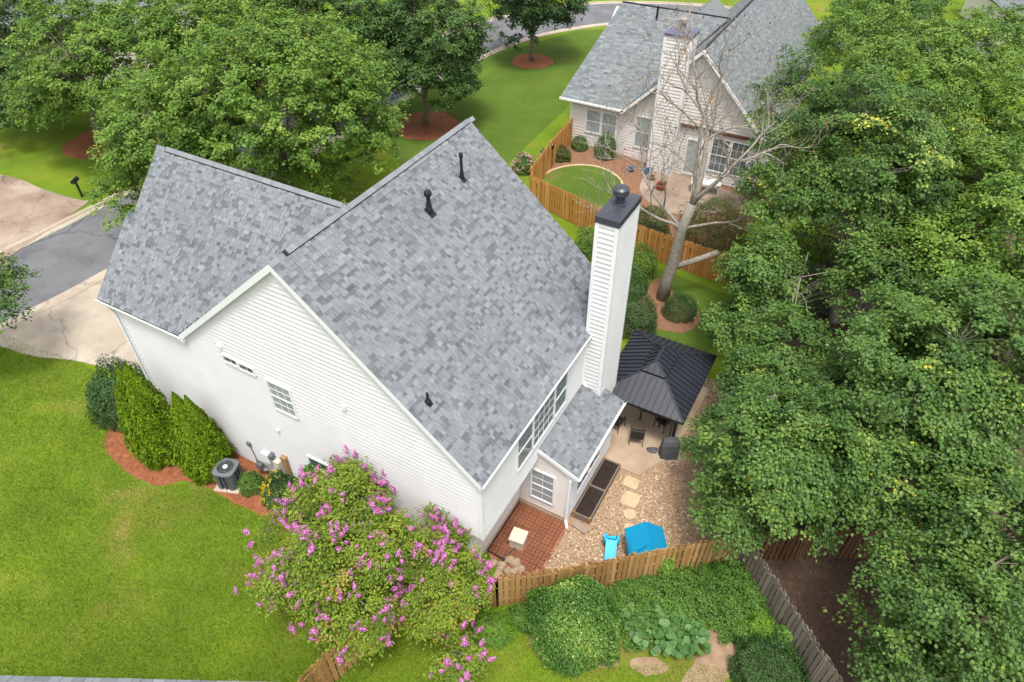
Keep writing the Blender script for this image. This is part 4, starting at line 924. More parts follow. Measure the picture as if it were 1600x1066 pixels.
def tree(name, label, base, ells, n_clump, n_leaf, size, leafm, seed, trunk_r=.16, barkm='bark', tmpl=QUAD, rc=(.5, .95), group=None, cat='tree', top=None, limbs=9, low=-.55, flat=.55, tonespread=.16, shell=.42, lumpy=.16):
    r = np.random.default_rng(seed); base = np.array([base[0], base[1], float(GZ(base[0]))])
    t_ = empty(name, base, label, cat, group)
    C = []; O = []
    tot = sum(e[3]*e[4]*e[5] for e in ells)
    for e in ells:
        c, rad = np.array(e[:3]), np.array(e[3:]); n = int(n_clump*e[3]*e[4]*e[5]/tot)
        d = rdir(r, n*4); d = d[d[:, 2] > low][:n]; k = 1+lumpy*lump(d, seed); q = (shell+(1-shell)*r.random(len(d))**.6)*k
        C.append(c+d*rad*q[:, None]); O.append(d)
    C = np.concatenate(C); O = np.concatenate(O); O[:, 2] += .15; O = unit(O)
    keep = C[:, 2] > base[2]+.5; C, O = C[keep], O[keep]
    # trunk, limbs and twigs
    cc = np.mean([e[:3] for e in ells], 0); b = MB()
    tp = np.array(top if top is not None else (cc[0]*.7+base[0]*.3, cc[1]*.7+base[1]*.3, base[2]+(max(e[2]+e[5]*.55 for e in ells)-base[2]))); H = tp-base
    tr_ = [base+H*k+np.array([math.sin(k*5+seed)*.12, math.cos(k*4+seed)*.12, 0])*(k > 0) for k in np.linspace(0, 1, 9)]; tr_[0] = base-np.array([0, 0, .1])
    b.tube(tr_, [trunk_r*(1.25 if i == 0 else 1.02-.9*i/8) for i in range(9)], 10)
    nodes = [np.array(p) for p in tr_[2:]]; nr = [trunk_r*.5*(1-.09*i) for i in range(len(nodes))]
    ends = C[r.choice(len(C), min(limbs*3, len(C)), replace=False)]
    for e in ends[:limbs*2]:
        i = r.integers(2, 7); p = tr_[i]; q = p+(e-p)*.78; m1 = p+(q-p)*.5+np.array([0, 0, .06*np.linalg.norm(q-p)])+r.normal(size=3)*.15
        L = smooth_poly([p, m1, q], 7, False); r0 = trunk_r*(.42-.03*i)
        b.tube(L, [max(.012, r0*(1-.85*k/(len(L)-1))) for k in range(len(L))], 6, False)
        nodes += [np.array(x) for x in L[2:]]
    ND = np.array(nodes)
    for c in C[:900]:
        dj = ((ND-c)**2).sum(1); j = np.argmin(dj); p = ND[j]
        if dj[j] > (trunk_r*9)**2: continue
        m1 = (p+c)/2+r.normal(size=3)*.1+np.array([0, 0, -.05])
        b.tube([p, m1, c], [trunk_r*.09, trunk_r*.06, trunk_r*.03], 3, False)
    b.build('trunk', M[barkm], t_, smooth=True)
    # leaves
    fo = Foliage(); n = n_leaf; nc = len(C)
    rcl = r.uniform(*rc, size=nc); ctone = r.normal(.46, tonespread, nc)
    nt_ = 7; td = unit(O[:, None, :]*.7+r.normal(size=(nc, nt_, 3))*.75+np.array([0, 0, .05])); td[:, :, 2] *= flat
    pick_ = r.integers(0, nt_, size=(nc, n)); D = np.take_along_axis(td, pick_[:, :, None], 1)
    u = r.random((nc, n, 1))**.7
    P = C[:, None, :]+D*rcl[:, None, None]*u+r.normal(size=(nc, n, 3))*np.array([.11, .11, .07])-np.array([0, 0, .18])*(u**2)*rcl[:, None, None]
    Nn = np.array([0, 0, .85])+O[:, None, :]*.45+r.normal(size=(nc, n, 3))*.42
    A = D+r.normal(size=(nc, n, 3))*.5-np.array([0, 0, .35])
    s = size*r.uniform(.65, 1.25, size=(nc, n)); T = ctone[:, None]+r.normal(size=(nc, n))*.13
    fo.add(*leaves(P.reshape(-1, 3), Nn.reshape(-1, 3), A.reshape(-1, 3), s.ravel(), T.ravel(), tmpl))
    link('crown', fo.mesh('crown'), leafm, t_); return t_, C, O
def shrub(name, label, c, rad, n, size, leafm, seed, tmpl=QUAD, cat='shrub', group=None, up=.5, jag=.10, inner=.72, box=2.0, out=.8):
    """leafy mound: leaves through the outer shell of an ellipsoid resting on the ground"""
    r = np.random.default_rng(seed); z0 = float(GZ(c[0])); t_ = empty(name, (c[0], c[1], z0), label, cat, group)
    d = rdir(r, n); d[:, 2] = np.abs(d[:, 2])*1.0-.12*r.random(n); d = unit(d); sgn = np.sign(d)
    dd = sgn*np.abs(d)**(2/box) if box != 2 else d
    q = (inner+(1-inner)*r.random(n)**.5)*(1+jag*lump(d, seed, 4)+jag*.6*lump(d, seed+1, 9))
    P = np.array([c[0], c[1], z0+rad[2]*.12])+dd*np.array(rad)*q[:, None]; P[:, 2] = np.maximum(P[:, 2], z0+.03)
    Nn = d*out+np.array([0, 0, up])+r.normal(size=(n, 3))*.45; A = r.normal(size=(n, 3))*.8+d*.6+np.array([0, 0, .2])
    T = .48+.14*lump(d, seed+5, 3.3)+r.normal(size=n)*.16
    fo = Foliage(); fo.add(*leaves(P, Nn, A, size*r.uniform(.7, 1.25, n), T, tmpl)); link('foliage', fo.mesh('foliage'), leafm, t_)
    b = MB()
    for k in range(9):
        a = k*2.4; e = np.array([c[0]+rad[0]*.55*math.cos(a), c[1]+rad[1]*.55*math.sin(a), z0+rad[2]*(.5+.05*(k % 5))]); b.tube([(c[0]+.05*math.cos(a), c[1]+.05*math.sin(a), z0-.05), (np.array(c[:2]).tolist()+[z0])+(e-np.array([c[0], c[1], z0]))*.5+np.array([0, 0, .1]), e], [.025, .018, .008], 5)
    b.build('stem', M['bark'], t_); return t_

G1 = leafmat('leaf_maple', [(0, (.030, .074, .016)), (.4, (.078, .160, .030)), (.75, (.145, .245, .046)), (.99, (.23, .32, .065)), (1, (.50, .46, .05))], .28, .48, .32)
G2 = leafmat('leaf_bright', [(0, (.046, .108, .015)), (.4, (.120, .225, .030)), (.75, (.21, .325, .046)), (1, (.31, .40, .08))], .32, .5, .32)
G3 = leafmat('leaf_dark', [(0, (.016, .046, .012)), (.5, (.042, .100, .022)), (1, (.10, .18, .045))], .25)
G4 = leafmat('leaf_pear', [(0, (.030, .078, .016)), (.5, (.075, .155, .030)), (1, (.17, .25, .06))], .28)
ARB = leafmat('leaf_arborvitae', [(0, (.055, .110, .004)), (.5, (.130, .220, .006)), (1, (.23, .32, .014))], .15, .6, .2)
CRP = leafmat('leaf_crape', [(0, (.085, .15, .014)), (.45, (.185, .275, .024)), (.85, (.30, .37, .035)), (.95, (.38, .35, .06)), (1, (.44, .19, .07))], .35)
LIM = leafmat('leaf_lime', [(0, (.06, .14, .012)), (.5, (.12, .25, .018)), (1, (.24, .38, .03))], .3)
GRN = leafmat('leaf_groundcover', [(0, (.036, .095, .014)), (.5, (.09, .20, .026)), (1, (.18, .31, .05))], .32)
VAR = leafmat('leaf_variegated', [(0, (.028, .088, .013)), (.5, (.07, .17, .023)), (.72, (.16, .28, .035)), (1, (.46, .51, .16))], .25)
SQU = leafmat('leaf_squash', [(0, (.05, .13, .03)), (.6, (.09, .20, .05)), (1, (.15, .28, .08))], .3)
YEL = leafmat('flower_yellow', [(0, (.55, .42, .01)), (1, (.75, .62, .03))], .2)
PNK = leafmat('flower_pink', [(0, (.46, .07, .33)), (.5, (.62, .18, .50)), (1, (.78, .40, .68))], .3)
PNK2 = leafmat('flower_pale_pink', [(0, (.50, .20, .22)), (.5, (.66, .38, .38)), (1, (.8, .62, .6))], .25)
OLV = leafmat('leaf_olive', [(0, (.035, .06, .010)), (.5, (.075, .10, .018)), (1, (.13, .15, .03))], .25)
DRY = leafmat('leaf_dry', [(0, (.12, .05, .025)), (.6, (.25, .12, .05)), (1, (.50, .26, .04))], .2)

# big maples on the right
def at(px, py, z): return onz(px, py, z)
def ell(px, py, z, r_): c = at(px, py, z); return (c[0], c[1], c[2], r_[0], r_[1], r_[2])
GR = 'maples along the right side'
tree('maple_tree', 'spreading maple whose low boughs hang over the gravel beside the gazebo', (13.6, 9.4), [ell(1240, 710, 4.4, (2.2, 2.2, 2.0)), ell(1155, 785, 3.0, (1.1, 1.1, 1.0)), ell(1190, 600, 3.6, (1.3, 1.3, 1.3)), ell(1125, 695, 2.2, (.9, .9, .8))], 300, 190, .125, G1, 11, .15, rc=(.6, 1.1), flat=.4, lumpy=.22, tmpl=MAPL, group=GR)
tree('maple_tree', 'tall maple with pale forked trunk showing below its crown at right', (14.3, 20.6), [ell(1350, 240, 8.2, (3.7, 3.7, 3.0)), ell(1245, 160, 7.8, (2.0, 2.0, 2.2)), ell(1235, 300, 6.8, (1.9, 1.9, 1.7)), ell(1440, 320, 6.8, (2.2, 2.2, 1.9))], 430, 190, .13, G1, 12, .26, 'bark_pale', rc=(.6, 1.2), flat=.4, lumpy=.22, tmpl=MAPL, group=GR)
tree('maple_tree', 'large maple in the middle of the right edge, lit on top', (18.4, 11.8), [ell(1490, 570, 6.6, (3.0, 3.0, 2.6)), ell(1370, 600, 5.4, (1.8, 1.8, 1.7)), ell(1430, 740, 4.6, (1.9, 1.9, 1.7))], 390, 195, .125, G1, 13, .2, rc=(.6, 1.15), flat=.4, lumpy=.24, tmpl=MAPL, group=GR)
tree('maple_tree', 'maple filling the bottom right corner above dark ground', (19.2, 3.4), [ell(1520, 970, 4.6, (2.0, 2.0, 1.8)), ell(1420, 1020, 3.2, (1.1, 1.1, 1.0)), ell(1570, 830, 5.4, (2.0, 2.0, 1.9))], 310, 190, .115, G1, 14, .17, rc=(.55, 1.0), flat=.4, lumpy=.24, tmpl=MAPL, group=GR)
tree('maple_tree', 'yellow green maple crown along the top right edge', (14.9, 33.5), [ell(1440, 130, 8.0, (4.0, 4.0, 3.2)), ell(1560, 90, 7.6, (3.4, 3.4, 2.8)), ell(1350, 60, 7.6, (3.0, 3.0, 2.4))], 700, 110, .165, G2, 15, .25, group=GR)
tree('maple_tree', 'maple crown at the right edge between the upper and middle maples', (19.8, 21.5), [ell(1570, 350, 7.2, (3.2, 3.2, 2.8)), ell(1480, 420, 6.2, (2.0, 2.0, 1.8)), ell(1590, 215, 7.4, (2.2, 2.2, 2.0))], 410, 185, .13, G2, 16, .2, rc=(.6, 1.15), flat=.4, lumpy=.22, tmpl=MAPL, group=GR)
tree('maple_tree', 'slim maple left of the forked trunk in front of the orange fence', (11.9, 17.6), [ell(1195, 420, 5.0, (1.4, 1.4, 1.7)), ell(1150, 500, 3.8, (1.1, 1.1, 1.1)), ell(1240, 530, 4.4, (1.3, 1.3, 1.3)), ell(1400, 430, 5.6, (2.0, 2.0, 1.6))], 300, 130, .125, G1, 17, .11, 'bark_pale', tmpl=MAPL, group=GR)
tree('maple_tree', 'maple behind the others at the top edge above the neighbour roof corner', (9.5, 44), [ell(1390, 30, 6.5, (3.6, 3.6, 3.0)), ell(1320, 60, 5.0, (2.2, 2.2, 2.0))], 330, 95, .18, G1, 18, .2, group=GR)
# left and top
GL = 'front yard trees on the left'
tree('oak_tree', 'big bright green tree rising behind the two roof ridges', (-16.2, 15.8), [ell(440, 150, 7.4, (5.4, 5.4, 4.3)), ell(540, 200, 5.8, (2.6, 2.6, 2.6)), ell(330, 60, 8.2, (3.6, 3.6, 3.2)), ell(490, 285, 3.2, (2.4, 2.2, 1.6)), ell(390, 240, 4.2, (2.4, 2.2, 1.8))], 900, 100, .195, G2, 21, .26, group=GL)
tree('oak_tree', 'green tree overhanging the street at the left end of the wing roof', (-19.0, 11.3), [ell(260, 210, 6.0, (3.4, 3.4, 3.0)), ell(200, 300, 3.4, (1.7, 1.7, 1.5)), ell(300, 290, 4.4, (2.4, 2.4, 2.2))], 520, 100, .175, G2, 22, .2, group=GL)
tree('oak_tree', 'tree across the street with its leaning grey trunk on brown straw', (-34.0, 15.9), [ell(170, 90, 6.8, (4.8, 4.8, 3.6)), ell(90, 150, 4.6, (2.6, 2.6, 2.0))], 520, 95, .20, G2, 23, .3, group=GL)
tree('oak_tree', 'darker tree in the top left corner', (-40.5, 18.0), [ell(40, 80, 5.6, (5.0, 5.0, 4.2)), ell(10, 150, 3.6, (2.8, 2.8, 2.0))], 480, 95, .20, G4, 24, .25, group=GL)
tree('oak_tree', 'tree behind the big bright tree at the top edge', (-21, 26), [ell(520, 40, 7.0, (4.6, 4.6, 4.0)), ell(400, 0, 8, (4, 4, 3.5))], 480, 95, .20, G4, 25, .22, group=GL)
tree('pear_tree', 'rounded dark green tree on a brown mulch ring beyond the main ridge', (-15.3, 28.4), [(-14.9, 28.6, 6.0, 4.1, 4.1, 4.0)], 620, 100, .18, G4, 26, .2, group='street trees on mulch rings', low=-.75)
tree('pear_tree', 'smaller dark tree on a mulch ring beside the road at the top', (-14.45, 43.0), [(-14.3, 43.2, 6.2, 3.6, 3.6, 3.8)], 480, 95, .19, G3, 27, .2, group='street trees on mulch rings', low=-.8)
tree('young_tree', 'leafy branch ends of a small tree at the left edge over the street', (-21.6, -1.2), [ell(-50, 470, 4.2, (2.1, 2.1, 1.9))], 90, 80, .15, G1, 28, .08)

# arborvitae: several pointed leaders, fine upright sprays
def arborvitae(label, tips, base_c, n, seed):
    r = np.random.default_rng(seed); z0 = float(GZ(base_c[0])); t_ = empty('arborvitae', (base_c[0], base_c[1], z0), label, 'shrub', 'bright green arborvitae'); fo = Foliage(); b = MB()
    wsum = sum(h*rr_ for *_, h, rr_ in tips)
    for (dx, dy, h, rr_) in tips:
        m_ = int(n*h*rr_/wsum); k = r.random(m_)**1.35; a = r.random(m_)*2*math.pi; prof = np.where(k < .2, .78+.22*(k/.2), np.clip(1-((k-.2)/.8)**1.3, 0, 1)**.95)
        d = np.stack([np.cos(a), np.sin(a), np.zeros(m_)], 1); wob = 1+.10*np.sin(a*5+k*9+seed)+.07*np.sin(a*11-k*14)+.05*np.sin(a*3+k*31)
        P = np.array([base_c[0]+dx, base_c[1]+dy, z0])+d*(rr_*prof*wob*(.80+.2*r.random(m_)**.5))[:, None]; P[:, 2] = z0+.05+k*h
        Nn = d+r.normal(size=(m_, 3))*.45+np.array([0, 0, .35]); A = np.array([0, 0, 1.])+d*.35+r.normal(size=(m_, 3))*.25
        T = .46+.16*np.sin(a*7+k*23+seed)*np.sin(k*17+a*2)+r.normal(size=m_)*.16
        fo.add(*leaves(P, Nn, A, .10*r.uniform(.7, 1.3, m_), T, QUAD)); b.tube([(base_c[0]+dx*.3, base_c[1]+dy*.3, z0-.05), (base_c[0]+dx, base_c[1]+dy, z0+h*.8)], [.06, .015], 6)
    link('foliage', fo.mesh('foliage'), ARB, t_); b.build('trunk', M['bark'], t_)
arborvitae('left of two bright green pointed arborvitae by the driveway', [(-.1, .1, 4.7, .95), (.15, -.30, 3.7, .8), (-.65, .05, 4.4, .7), (-.5, -.4, 3.8, .62), (-.95, .1, 3.8, .55)], (-7.45, -1.25), 40000, 1)
arborvitae('right of two bright green arborvitae next to the air conditioner', [(-.2, 0, 4.0, .9), (.2, .15, 3.9, .75), (.3, -.25, 3.1, .72)], (-5.4, -.98), 28000, 2)
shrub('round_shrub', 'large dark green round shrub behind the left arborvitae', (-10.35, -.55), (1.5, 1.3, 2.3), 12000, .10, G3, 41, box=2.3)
g = gp(389, 768); shrub('round_shrub', 'small light green round shrub next to the air conditioner', (g[0], g[1]+.2), (.48, .48, .72), 2600, .06, GRN, 42)
g = gp(432, 782); ys = shrub('flowering_shrub', 'dark green ball shrub covered in yellow flowers by the wall', (g[0]+.05, g[1]+.3), (.72, .72, .95), 5200, .075, G3, 43)
def blooms(t_, c, rad, n, size, mt, seed, name='flower', side=None):
    r = np.random.default_rng(seed); z0 = float(GZ(c[0])); d = rdir(r, n*4); d[:, 2] = np.abs(d[:, 2])
    if side is not None: d = d[(d@unit(np.array(side, float)[None])[0]) > .25]
    d = d[:n]
    me = None; ms = []
    for v in range(3):
        Pn = r.normal(size=(14, 3))*size*.45; fo = Foliage(); fo.add(*leaves(Pn, r.normal(size=(14, 3))+np.array([0, 0, .8]), r.normal(size=(14, 3)), np.full(14, size*.7), r.random(14), QUAD)); m_ = fo.mesh(name); m_.materials.append(mt); ms.append(m_)
    for k, q in enumerate(d):
        o = bpy.data.objects.new(name, ms[k % 3]); col.objects.link(o); o.parent = t_; P = np.array([0, 0, rad[2]*.12])+q*np.array(rad)*1.02; o.location = P; o.rotation_euler = tuple(r.random(3)*3)
blooms(ys, (g[0]+.05, g[1]+.3), (.72, .72, .95), 46, .085, YEL, 5, side=(-.75, -.7, .35))
g = gp(462, 800); shrub('round_shrub', 'green shrub half behind the crape myrtle beside the yellow flowers', (g[0]+.1, g[1]+.35), (.7, .6, .85), 3600, .08, OLV, 44)
shrub('conifer_shrub', 'tall dark green conical shrub against the white wall behind the crape myrtle', (.3, -.75), (.95, .65, 2.9), 9000, .10, GRN, 45)
shrub('conifer_shrub', 'second green shrub by the white wall nearer the house corner', (2.3, -.7), (.95, .6, 2.4), 7000, .10, GRN, 46)

# crape myrtles: vase of pale stems, loose leaves, pink panicles at the tips
def panicles(n_var=4, size=.16, mt=PNK):
    ms = []
    for v in range(n_var):
        r = np.random.default_rng(100+v); m_ = 46; k = r.random(m_); d = rdir(r, m_)*np.array([1, 1, .4]); P = d*(.65*size*(1-k*.75))[:, None]; P[:, 2] += (k-.3)*size*2.1
        fo = Foliage(); fo.add(*leaves(P, d+r.normal(size=(m_, 3))*.6+np.array([0, 0, .4]), r.normal(size=(m_, 3)), np.full(m_, size*.34)*r.uniform(.7, 1.2, m_), r.random(m_), QUAD)); me = None; cr = rdir(r, 40); cr_ = cr*np.array([.42, .42, .75])*size; cr_[:, 2] += .35*size
        fo.add(*leaves(cr_, cr, r.normal(size=(40, 3)), np.full(40, size*.40), r.random(40), QUAD)); me = fo.mesh('flower_cluster'); me.materials.append(mt); ms.append(me)
    return ms
PAN = panicles()
def crape(label, base, ells, n_clump, n_leaf, n_fl, seed, size=.10, fl_size=1.):
    t_, C, O = tree('crape_myrtle', label, base, ells, n_clump, n_leaf, size, CRP, seed, .06, 'bark_pale', rc=(.28, .55), cat='tree', group='crape myrtles', limbs=10, low=-.45, flat=.8, shell=.38, tonespread=.2)
    r = np.random.default_rng(seed+1); b0 = np.array([base[0], base[1], float(GZ(base[0]))])
    sc_ = (O@unit(np.array([[-.25, .6, .6]]))[0])+r.normal(size=len(C))*.35; idx = np.argsort(-sc_)[:n_fl*2]; idx = r.choice(idx, min(n_fl, len(idx)), replace=False)
    for k in idx:
        m_ = r.integers(1, 4)
        for j in range(m_):
            o = bpy.data.objects.new('flower_cluster', PAN[r.integers(0, 4)]); col.objects.link(o); o.parent = t_; q = C[k]+O[k]*r.uniform(.28, .5)+r.normal(size=3)*.12
            o.location = q-b0; o.rotation_euler = (r.normal()*.6, r.normal()*.6, r.random()*6); s = r.uniform(.65, 1.25)*fl_size; o.scale = (s, s, s)
    b = MB()
    for k in range(7):   # extra stems from the ground
        e = C[r.integers(0, len(C))]; p = b0+np.array([math.cos(k)*.15, math.sin(k)*.15, -.05]); m1 = p+(e-p)*.5+np.array([0, 0, .3]); L = smooth_poly([p, m1, e], 5, False); b.tube(L, [.05*(1-.8*i/(len(L)-1)) for i in range(len(L))], 6)
    b.build('stem', M['bark_pale'], t_, smooth=True)
crape('large crape myrtle with many magenta pink flower heads against the white wall', (2.7, -2.7), [ell(535, 785, 3.7, (1.35, 1.35, 1.25)), ell(490, 890, 3.4, (1.25, 1.25, 1.2)), ell(590, 850, 3.6, (1.15, 1.15, 1.1)), ell(560, 965, 2.6, (1.05, 1.05, 1.0)), ell(425, 930, 2.6, (.5, .5, .55)), ell(440, 840, 3.2, (.7, .7, .6))], 440, 92, 185, 51, fl_size=.95)
crape('smaller crape myrtle with scattered pink flowers near the tile patio', (6.0, -1.6), [ell(685, 870, 2.9, (.85, .85, .9)), ell(680, 800, 3.6, (.3, .3, .55)), ell(725, 925, 2.2, (.65, .65, .65)), ell(670, 950, 2.2, (.7, .7, .7))], 210, 78, 66, 52, fl_size=.95)
crape('low crape myrtle branch with pink flowers at the bottom edge', (7.2, -3.0), [ell(715, 1035, 1.5, (.7, .7, .6))], 36, 60, 14, 53)

# plants outside the fence
g = gp(897, 985); shrub('variegated_shrub', 'big round light green shrub with cream leaf tips outside the fence', (g[0]-.05, g[1]+.05), (1.62, 1.55, 1.75), 20000, .085, VAR, 61, jag=.07)
for k, (px, py, a, h_) in enumerate([(990, 950, .85, .6), (1040, 940, .9, .65), (1090, 925, .95, .75), (1130, 935, .9, .75), (1140, 970, .8, .6), (1060, 965, .9, .5), (1000, 985, .7, .4), (1165, 985, .7, .5), (975, 935, .6, .5), (1155, 915, .7, .7), (1178, 945, .6, .6), (1195, 985, .5, .5), (1120, 905, .7, .6), (1010, 925, .6, .5), (1065, 915, .6, .5)]):
    g = gp(px, py); 
    if k == 0: gcC = []
    gcC.append((g, a, h_))
fo = Foliage(); r = np.random.default_rng(5)
for g, a, h_ in gcC:
    m_ = 3300; d = rdir(r, m_); d[:, 2] = np.abs(d[:, 2]); P = np.array([g[0], g[1], 0.02])+d*np.array([a, a, h_])*(.5+.5*r.random(m_)**.5)[:, None]*(1+.30*lump(d, g[0], 6))[:, None]
    fo.add(*leaves(P, d*.4+np.array([0, 0, .9])+r.normal(size=(m_, 3))*.4, d+r.normal(size=(m_, 3)), .085*r.uniform(.6, 1.3, m_), .5+.15*lump(d, g[1], 4)+r.normal(size=m_)*.17, QUAD))
tag(link('ground_cover', fo.mesh('ground_cover'), GRN), 'dense leafy green ground cover along the outside of the fence', kind='stuff')
# broad leaved plants: every big leaf a piece
sq = empty('squash_plant', tuple(gp(1040, 1000)), 'patch of broad heart shaped green leaves beside the round shrub', 'plant')
Lf = []
for v in range(4):
    th = np.linspace(0, 2*math.pi, 13)[:-1]; rad_ = .5*(1-.28*np.exp(-((th-math.pi*1.5)**2)/.12)+.12*np.exp(-((th-math.pi/2)**2)/.1))
    Vv = [(0, 0, -.05)]+[(rr_*math.cos(t), rr_*math.sin(t), .03*math.sin(3*t+v)) for rr_, t in zip(rad_, th)]
    me = me_from('leaf', Vv, [[0, i+1, (i+1) % 12+1] for i in range(12)], [.2+.2*v]*12, True); me.materials.append(SQU); Lf.append(me)
cq = gp(1040, 1000); r = np.random.default_rng(9); k = 0
while k < 210:
    px, py = r.uniform(960, 1105), r.uniform(945, 1040)
    if ((px-1035)/72)**2+((py-995-.28*(px-1035))/36)**2 > 1: continue
    g = gp(px, py); o = bpy.data.objects.new('leaf', Lf[r.integers(0, 4)]); col.objects.link(o); o.parent = sq; o.location = (g[0]-cq[0], g[1]-cq[1], r.uniform(.25, .55)); o.rotation_euler = (r.normal()*.3+.1, r.normal()*.3, r.random()*6.28); s = r.uniform(.17, .27); o.scale = (s, s, s); k += 1
b = MB()
for i in range(40):
    g = gp(1035+r.normal()*30, 995+r.normal()*16); b.tube([(g[0], g[1], 0), (g[0]+r.normal()*.1, g[1]+r.normal()*.1, .4)], .012, 5)
b.build('stem', GRN, sq)
g = gp(1200, 1045); shrub('dark_shrub', 'dark green low shrub at the bottom edge left of the grey fence', (g[0], g[1]-.15), (1.15, 1.1, .95), 9500, .07, G3, 62)
g = gp(1037, 895); shrub('lime_sapling', 'bright lime green sapling growing up the tan fence', (g[0]-.05, g[1]-.05), (.34, .34, 1.3), 1500, .09, LIM, 63, up=.8)
g = gp(1183, 990); shrub('lime_sapling', 'bright green sapling beside the weathered grey fence', (g[0], g[1]), (.45, .45, .85), 1700, .10, LIM, 64, up=.8)
g = gp(1225, 1005); shrub('lime_sapling', 'light green leafy sprout against the lower grey fence', (g[0]-.1, g[1]), (.4, .4, .7), 900, .13, GRN, 65, up=.8)
g = gp(770, 985); shrub('yellow_green_shrub', 'feathery yellow green plant left of the big round shrub', (g[0], g[1]), (.75, .7, .55), 3600, .09, LIM, 66, tmpl=NEED, up=.9)
g = gp(820, 965); shrub('low_shrub', 'low green plant at the foot of the tan fence post', (g[0], g[1]-.1), (.6, .45, .45), 2200, .08, GRN, 67)
# beyond the house
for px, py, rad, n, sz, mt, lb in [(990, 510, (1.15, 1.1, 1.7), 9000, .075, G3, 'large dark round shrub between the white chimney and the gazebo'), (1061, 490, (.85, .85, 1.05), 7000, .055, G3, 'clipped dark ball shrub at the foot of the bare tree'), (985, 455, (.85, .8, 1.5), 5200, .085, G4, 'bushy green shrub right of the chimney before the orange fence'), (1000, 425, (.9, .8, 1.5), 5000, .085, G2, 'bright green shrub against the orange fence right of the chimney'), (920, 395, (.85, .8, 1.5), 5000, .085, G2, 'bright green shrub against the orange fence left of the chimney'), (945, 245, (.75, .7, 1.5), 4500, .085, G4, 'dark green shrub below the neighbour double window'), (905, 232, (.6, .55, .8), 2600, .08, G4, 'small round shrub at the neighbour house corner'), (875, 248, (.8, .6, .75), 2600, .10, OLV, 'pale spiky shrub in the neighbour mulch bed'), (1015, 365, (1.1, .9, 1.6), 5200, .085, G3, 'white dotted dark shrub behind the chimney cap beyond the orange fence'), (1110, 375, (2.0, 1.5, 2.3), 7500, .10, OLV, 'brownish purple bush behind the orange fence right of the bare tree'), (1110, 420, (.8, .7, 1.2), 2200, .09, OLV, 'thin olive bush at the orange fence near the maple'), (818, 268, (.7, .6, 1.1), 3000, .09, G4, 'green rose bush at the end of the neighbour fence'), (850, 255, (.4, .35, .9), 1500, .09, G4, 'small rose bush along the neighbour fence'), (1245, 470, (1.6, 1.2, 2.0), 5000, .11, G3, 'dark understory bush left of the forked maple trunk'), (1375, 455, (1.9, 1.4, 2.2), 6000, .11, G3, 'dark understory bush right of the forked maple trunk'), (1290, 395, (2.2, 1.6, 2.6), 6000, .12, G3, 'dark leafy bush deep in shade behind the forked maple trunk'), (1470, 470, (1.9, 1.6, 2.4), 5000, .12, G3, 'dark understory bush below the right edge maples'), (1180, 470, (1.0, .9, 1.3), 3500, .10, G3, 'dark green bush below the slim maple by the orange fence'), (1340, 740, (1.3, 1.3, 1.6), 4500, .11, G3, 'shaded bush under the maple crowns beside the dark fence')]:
    g = gp(px, py); s_ = shrub('shrub', lb, (g[0], g[1]), rad, n, sz, mt, int(px+py))
    if 'rose' in lb: blooms(s_, (g[0], g[1]), rad, 60 if px < 830 else 22, .13, PNK2, px)
g = gp(1005, 465); 

# ------------------------------------------------------------------ the bare tree
bt = empty('bare_tree', tuple(gp(1035, 466)), 'tall bare grey tree with few brown leaves beyond the white chimney', 'tree')
r = np.random.default_rng(77); b = MB(); tips = []
P0 = np.array([*gp(1035, 466)[:2], 0.])
def limb(p, d, L, r0, lev, bend=.12):
    n = 5; pts = [p]; q = p.copy(); dd = d.copy()
    for i in range(n):
        dd = dd+r.normal(size=3)*bend; dd[2] += .05; dd /= np.linalg.norm(dd); q = q+dd*L/n; pts.append(q.copy())
    b.tube(pts, [max(.006, r0*(1-.55*i/n)) for i in range(n+1)], 8 if lev < 2 else (5 if lev < 4 else 3), lev < 2)
    if lev >= 5: tips.append(pts[-1]); return
    kids = [3, 4, 4, 4, 3][lev]
    for k in range(kids):
        i = n if k == 0 else int(r.integers(2, n+1)); ax = rdir(r, 1)[0]; nd = dd*.75+ax*.75+np.array([0, 0, .18]); nd /= np.linalg.norm(nd)
        limb(pts[i], nd, L*r.uniform(.55, .8), max(.008, r0*(.45 if k else .5)), lev+1, .14)
trunk_pts = [P0-np.array([0, 0, .1]), P0+np.array([.05, .1, 1.2]), P0+np.array([.25, .0, 2.6]), P0+np.array([.3, .1, 4.2]), P0+np.array([.55, .2, 5.6])]
b.tube(trunk_pts, [.36, .29, .27, .24, .2], 12)
for p, d, L, r0 in ((trunk_pts[4], (.15, .25, .9), 3.6, .16), (trunk_pts[4], (.5, -.1, .75), 3.2, .12), (trunk_pts[3], (-.75, .1, .55), 3.4, .11), (trunk_pts[3], (-.9, -.45, .35), 3.0, .09), (trunk_pts[4], (-.3, .5, .9), 3.4, .13), (trunk_pts[3], (.8, .3, .35), 2.6, .08)):
    d = np.array(d); limb(np.array(p), d/np.linalg.norm(d), L, r0, 1)
s0 = trunk_pts[1]+np.array([.1, 0, .7]); b.tube([s0, s0+np.array([.9, .45, .45]), s0+np.array([1.9, .95, 1.0])], [.17, .15, .13], 10)
b.build('trunk', M['bark_pale'], bt, smooth=True)
tp_ = np.array(tips); sel = tp_[r.random(len(tp_)) < .5]; sel = sel+r.normal(size=sel.shape)*.1
fo = Foliage(); fo.add(*leaves(sel, r.normal(size=sel.shape)+np.array([0, 0, .6]), r.normal(size=sel.shape), .13*r.uniform(.6, 1.2, len(sel)), r.random(len(sel)), QUAD)); link('crown', fo.mesh('crown'), DRY, bt)

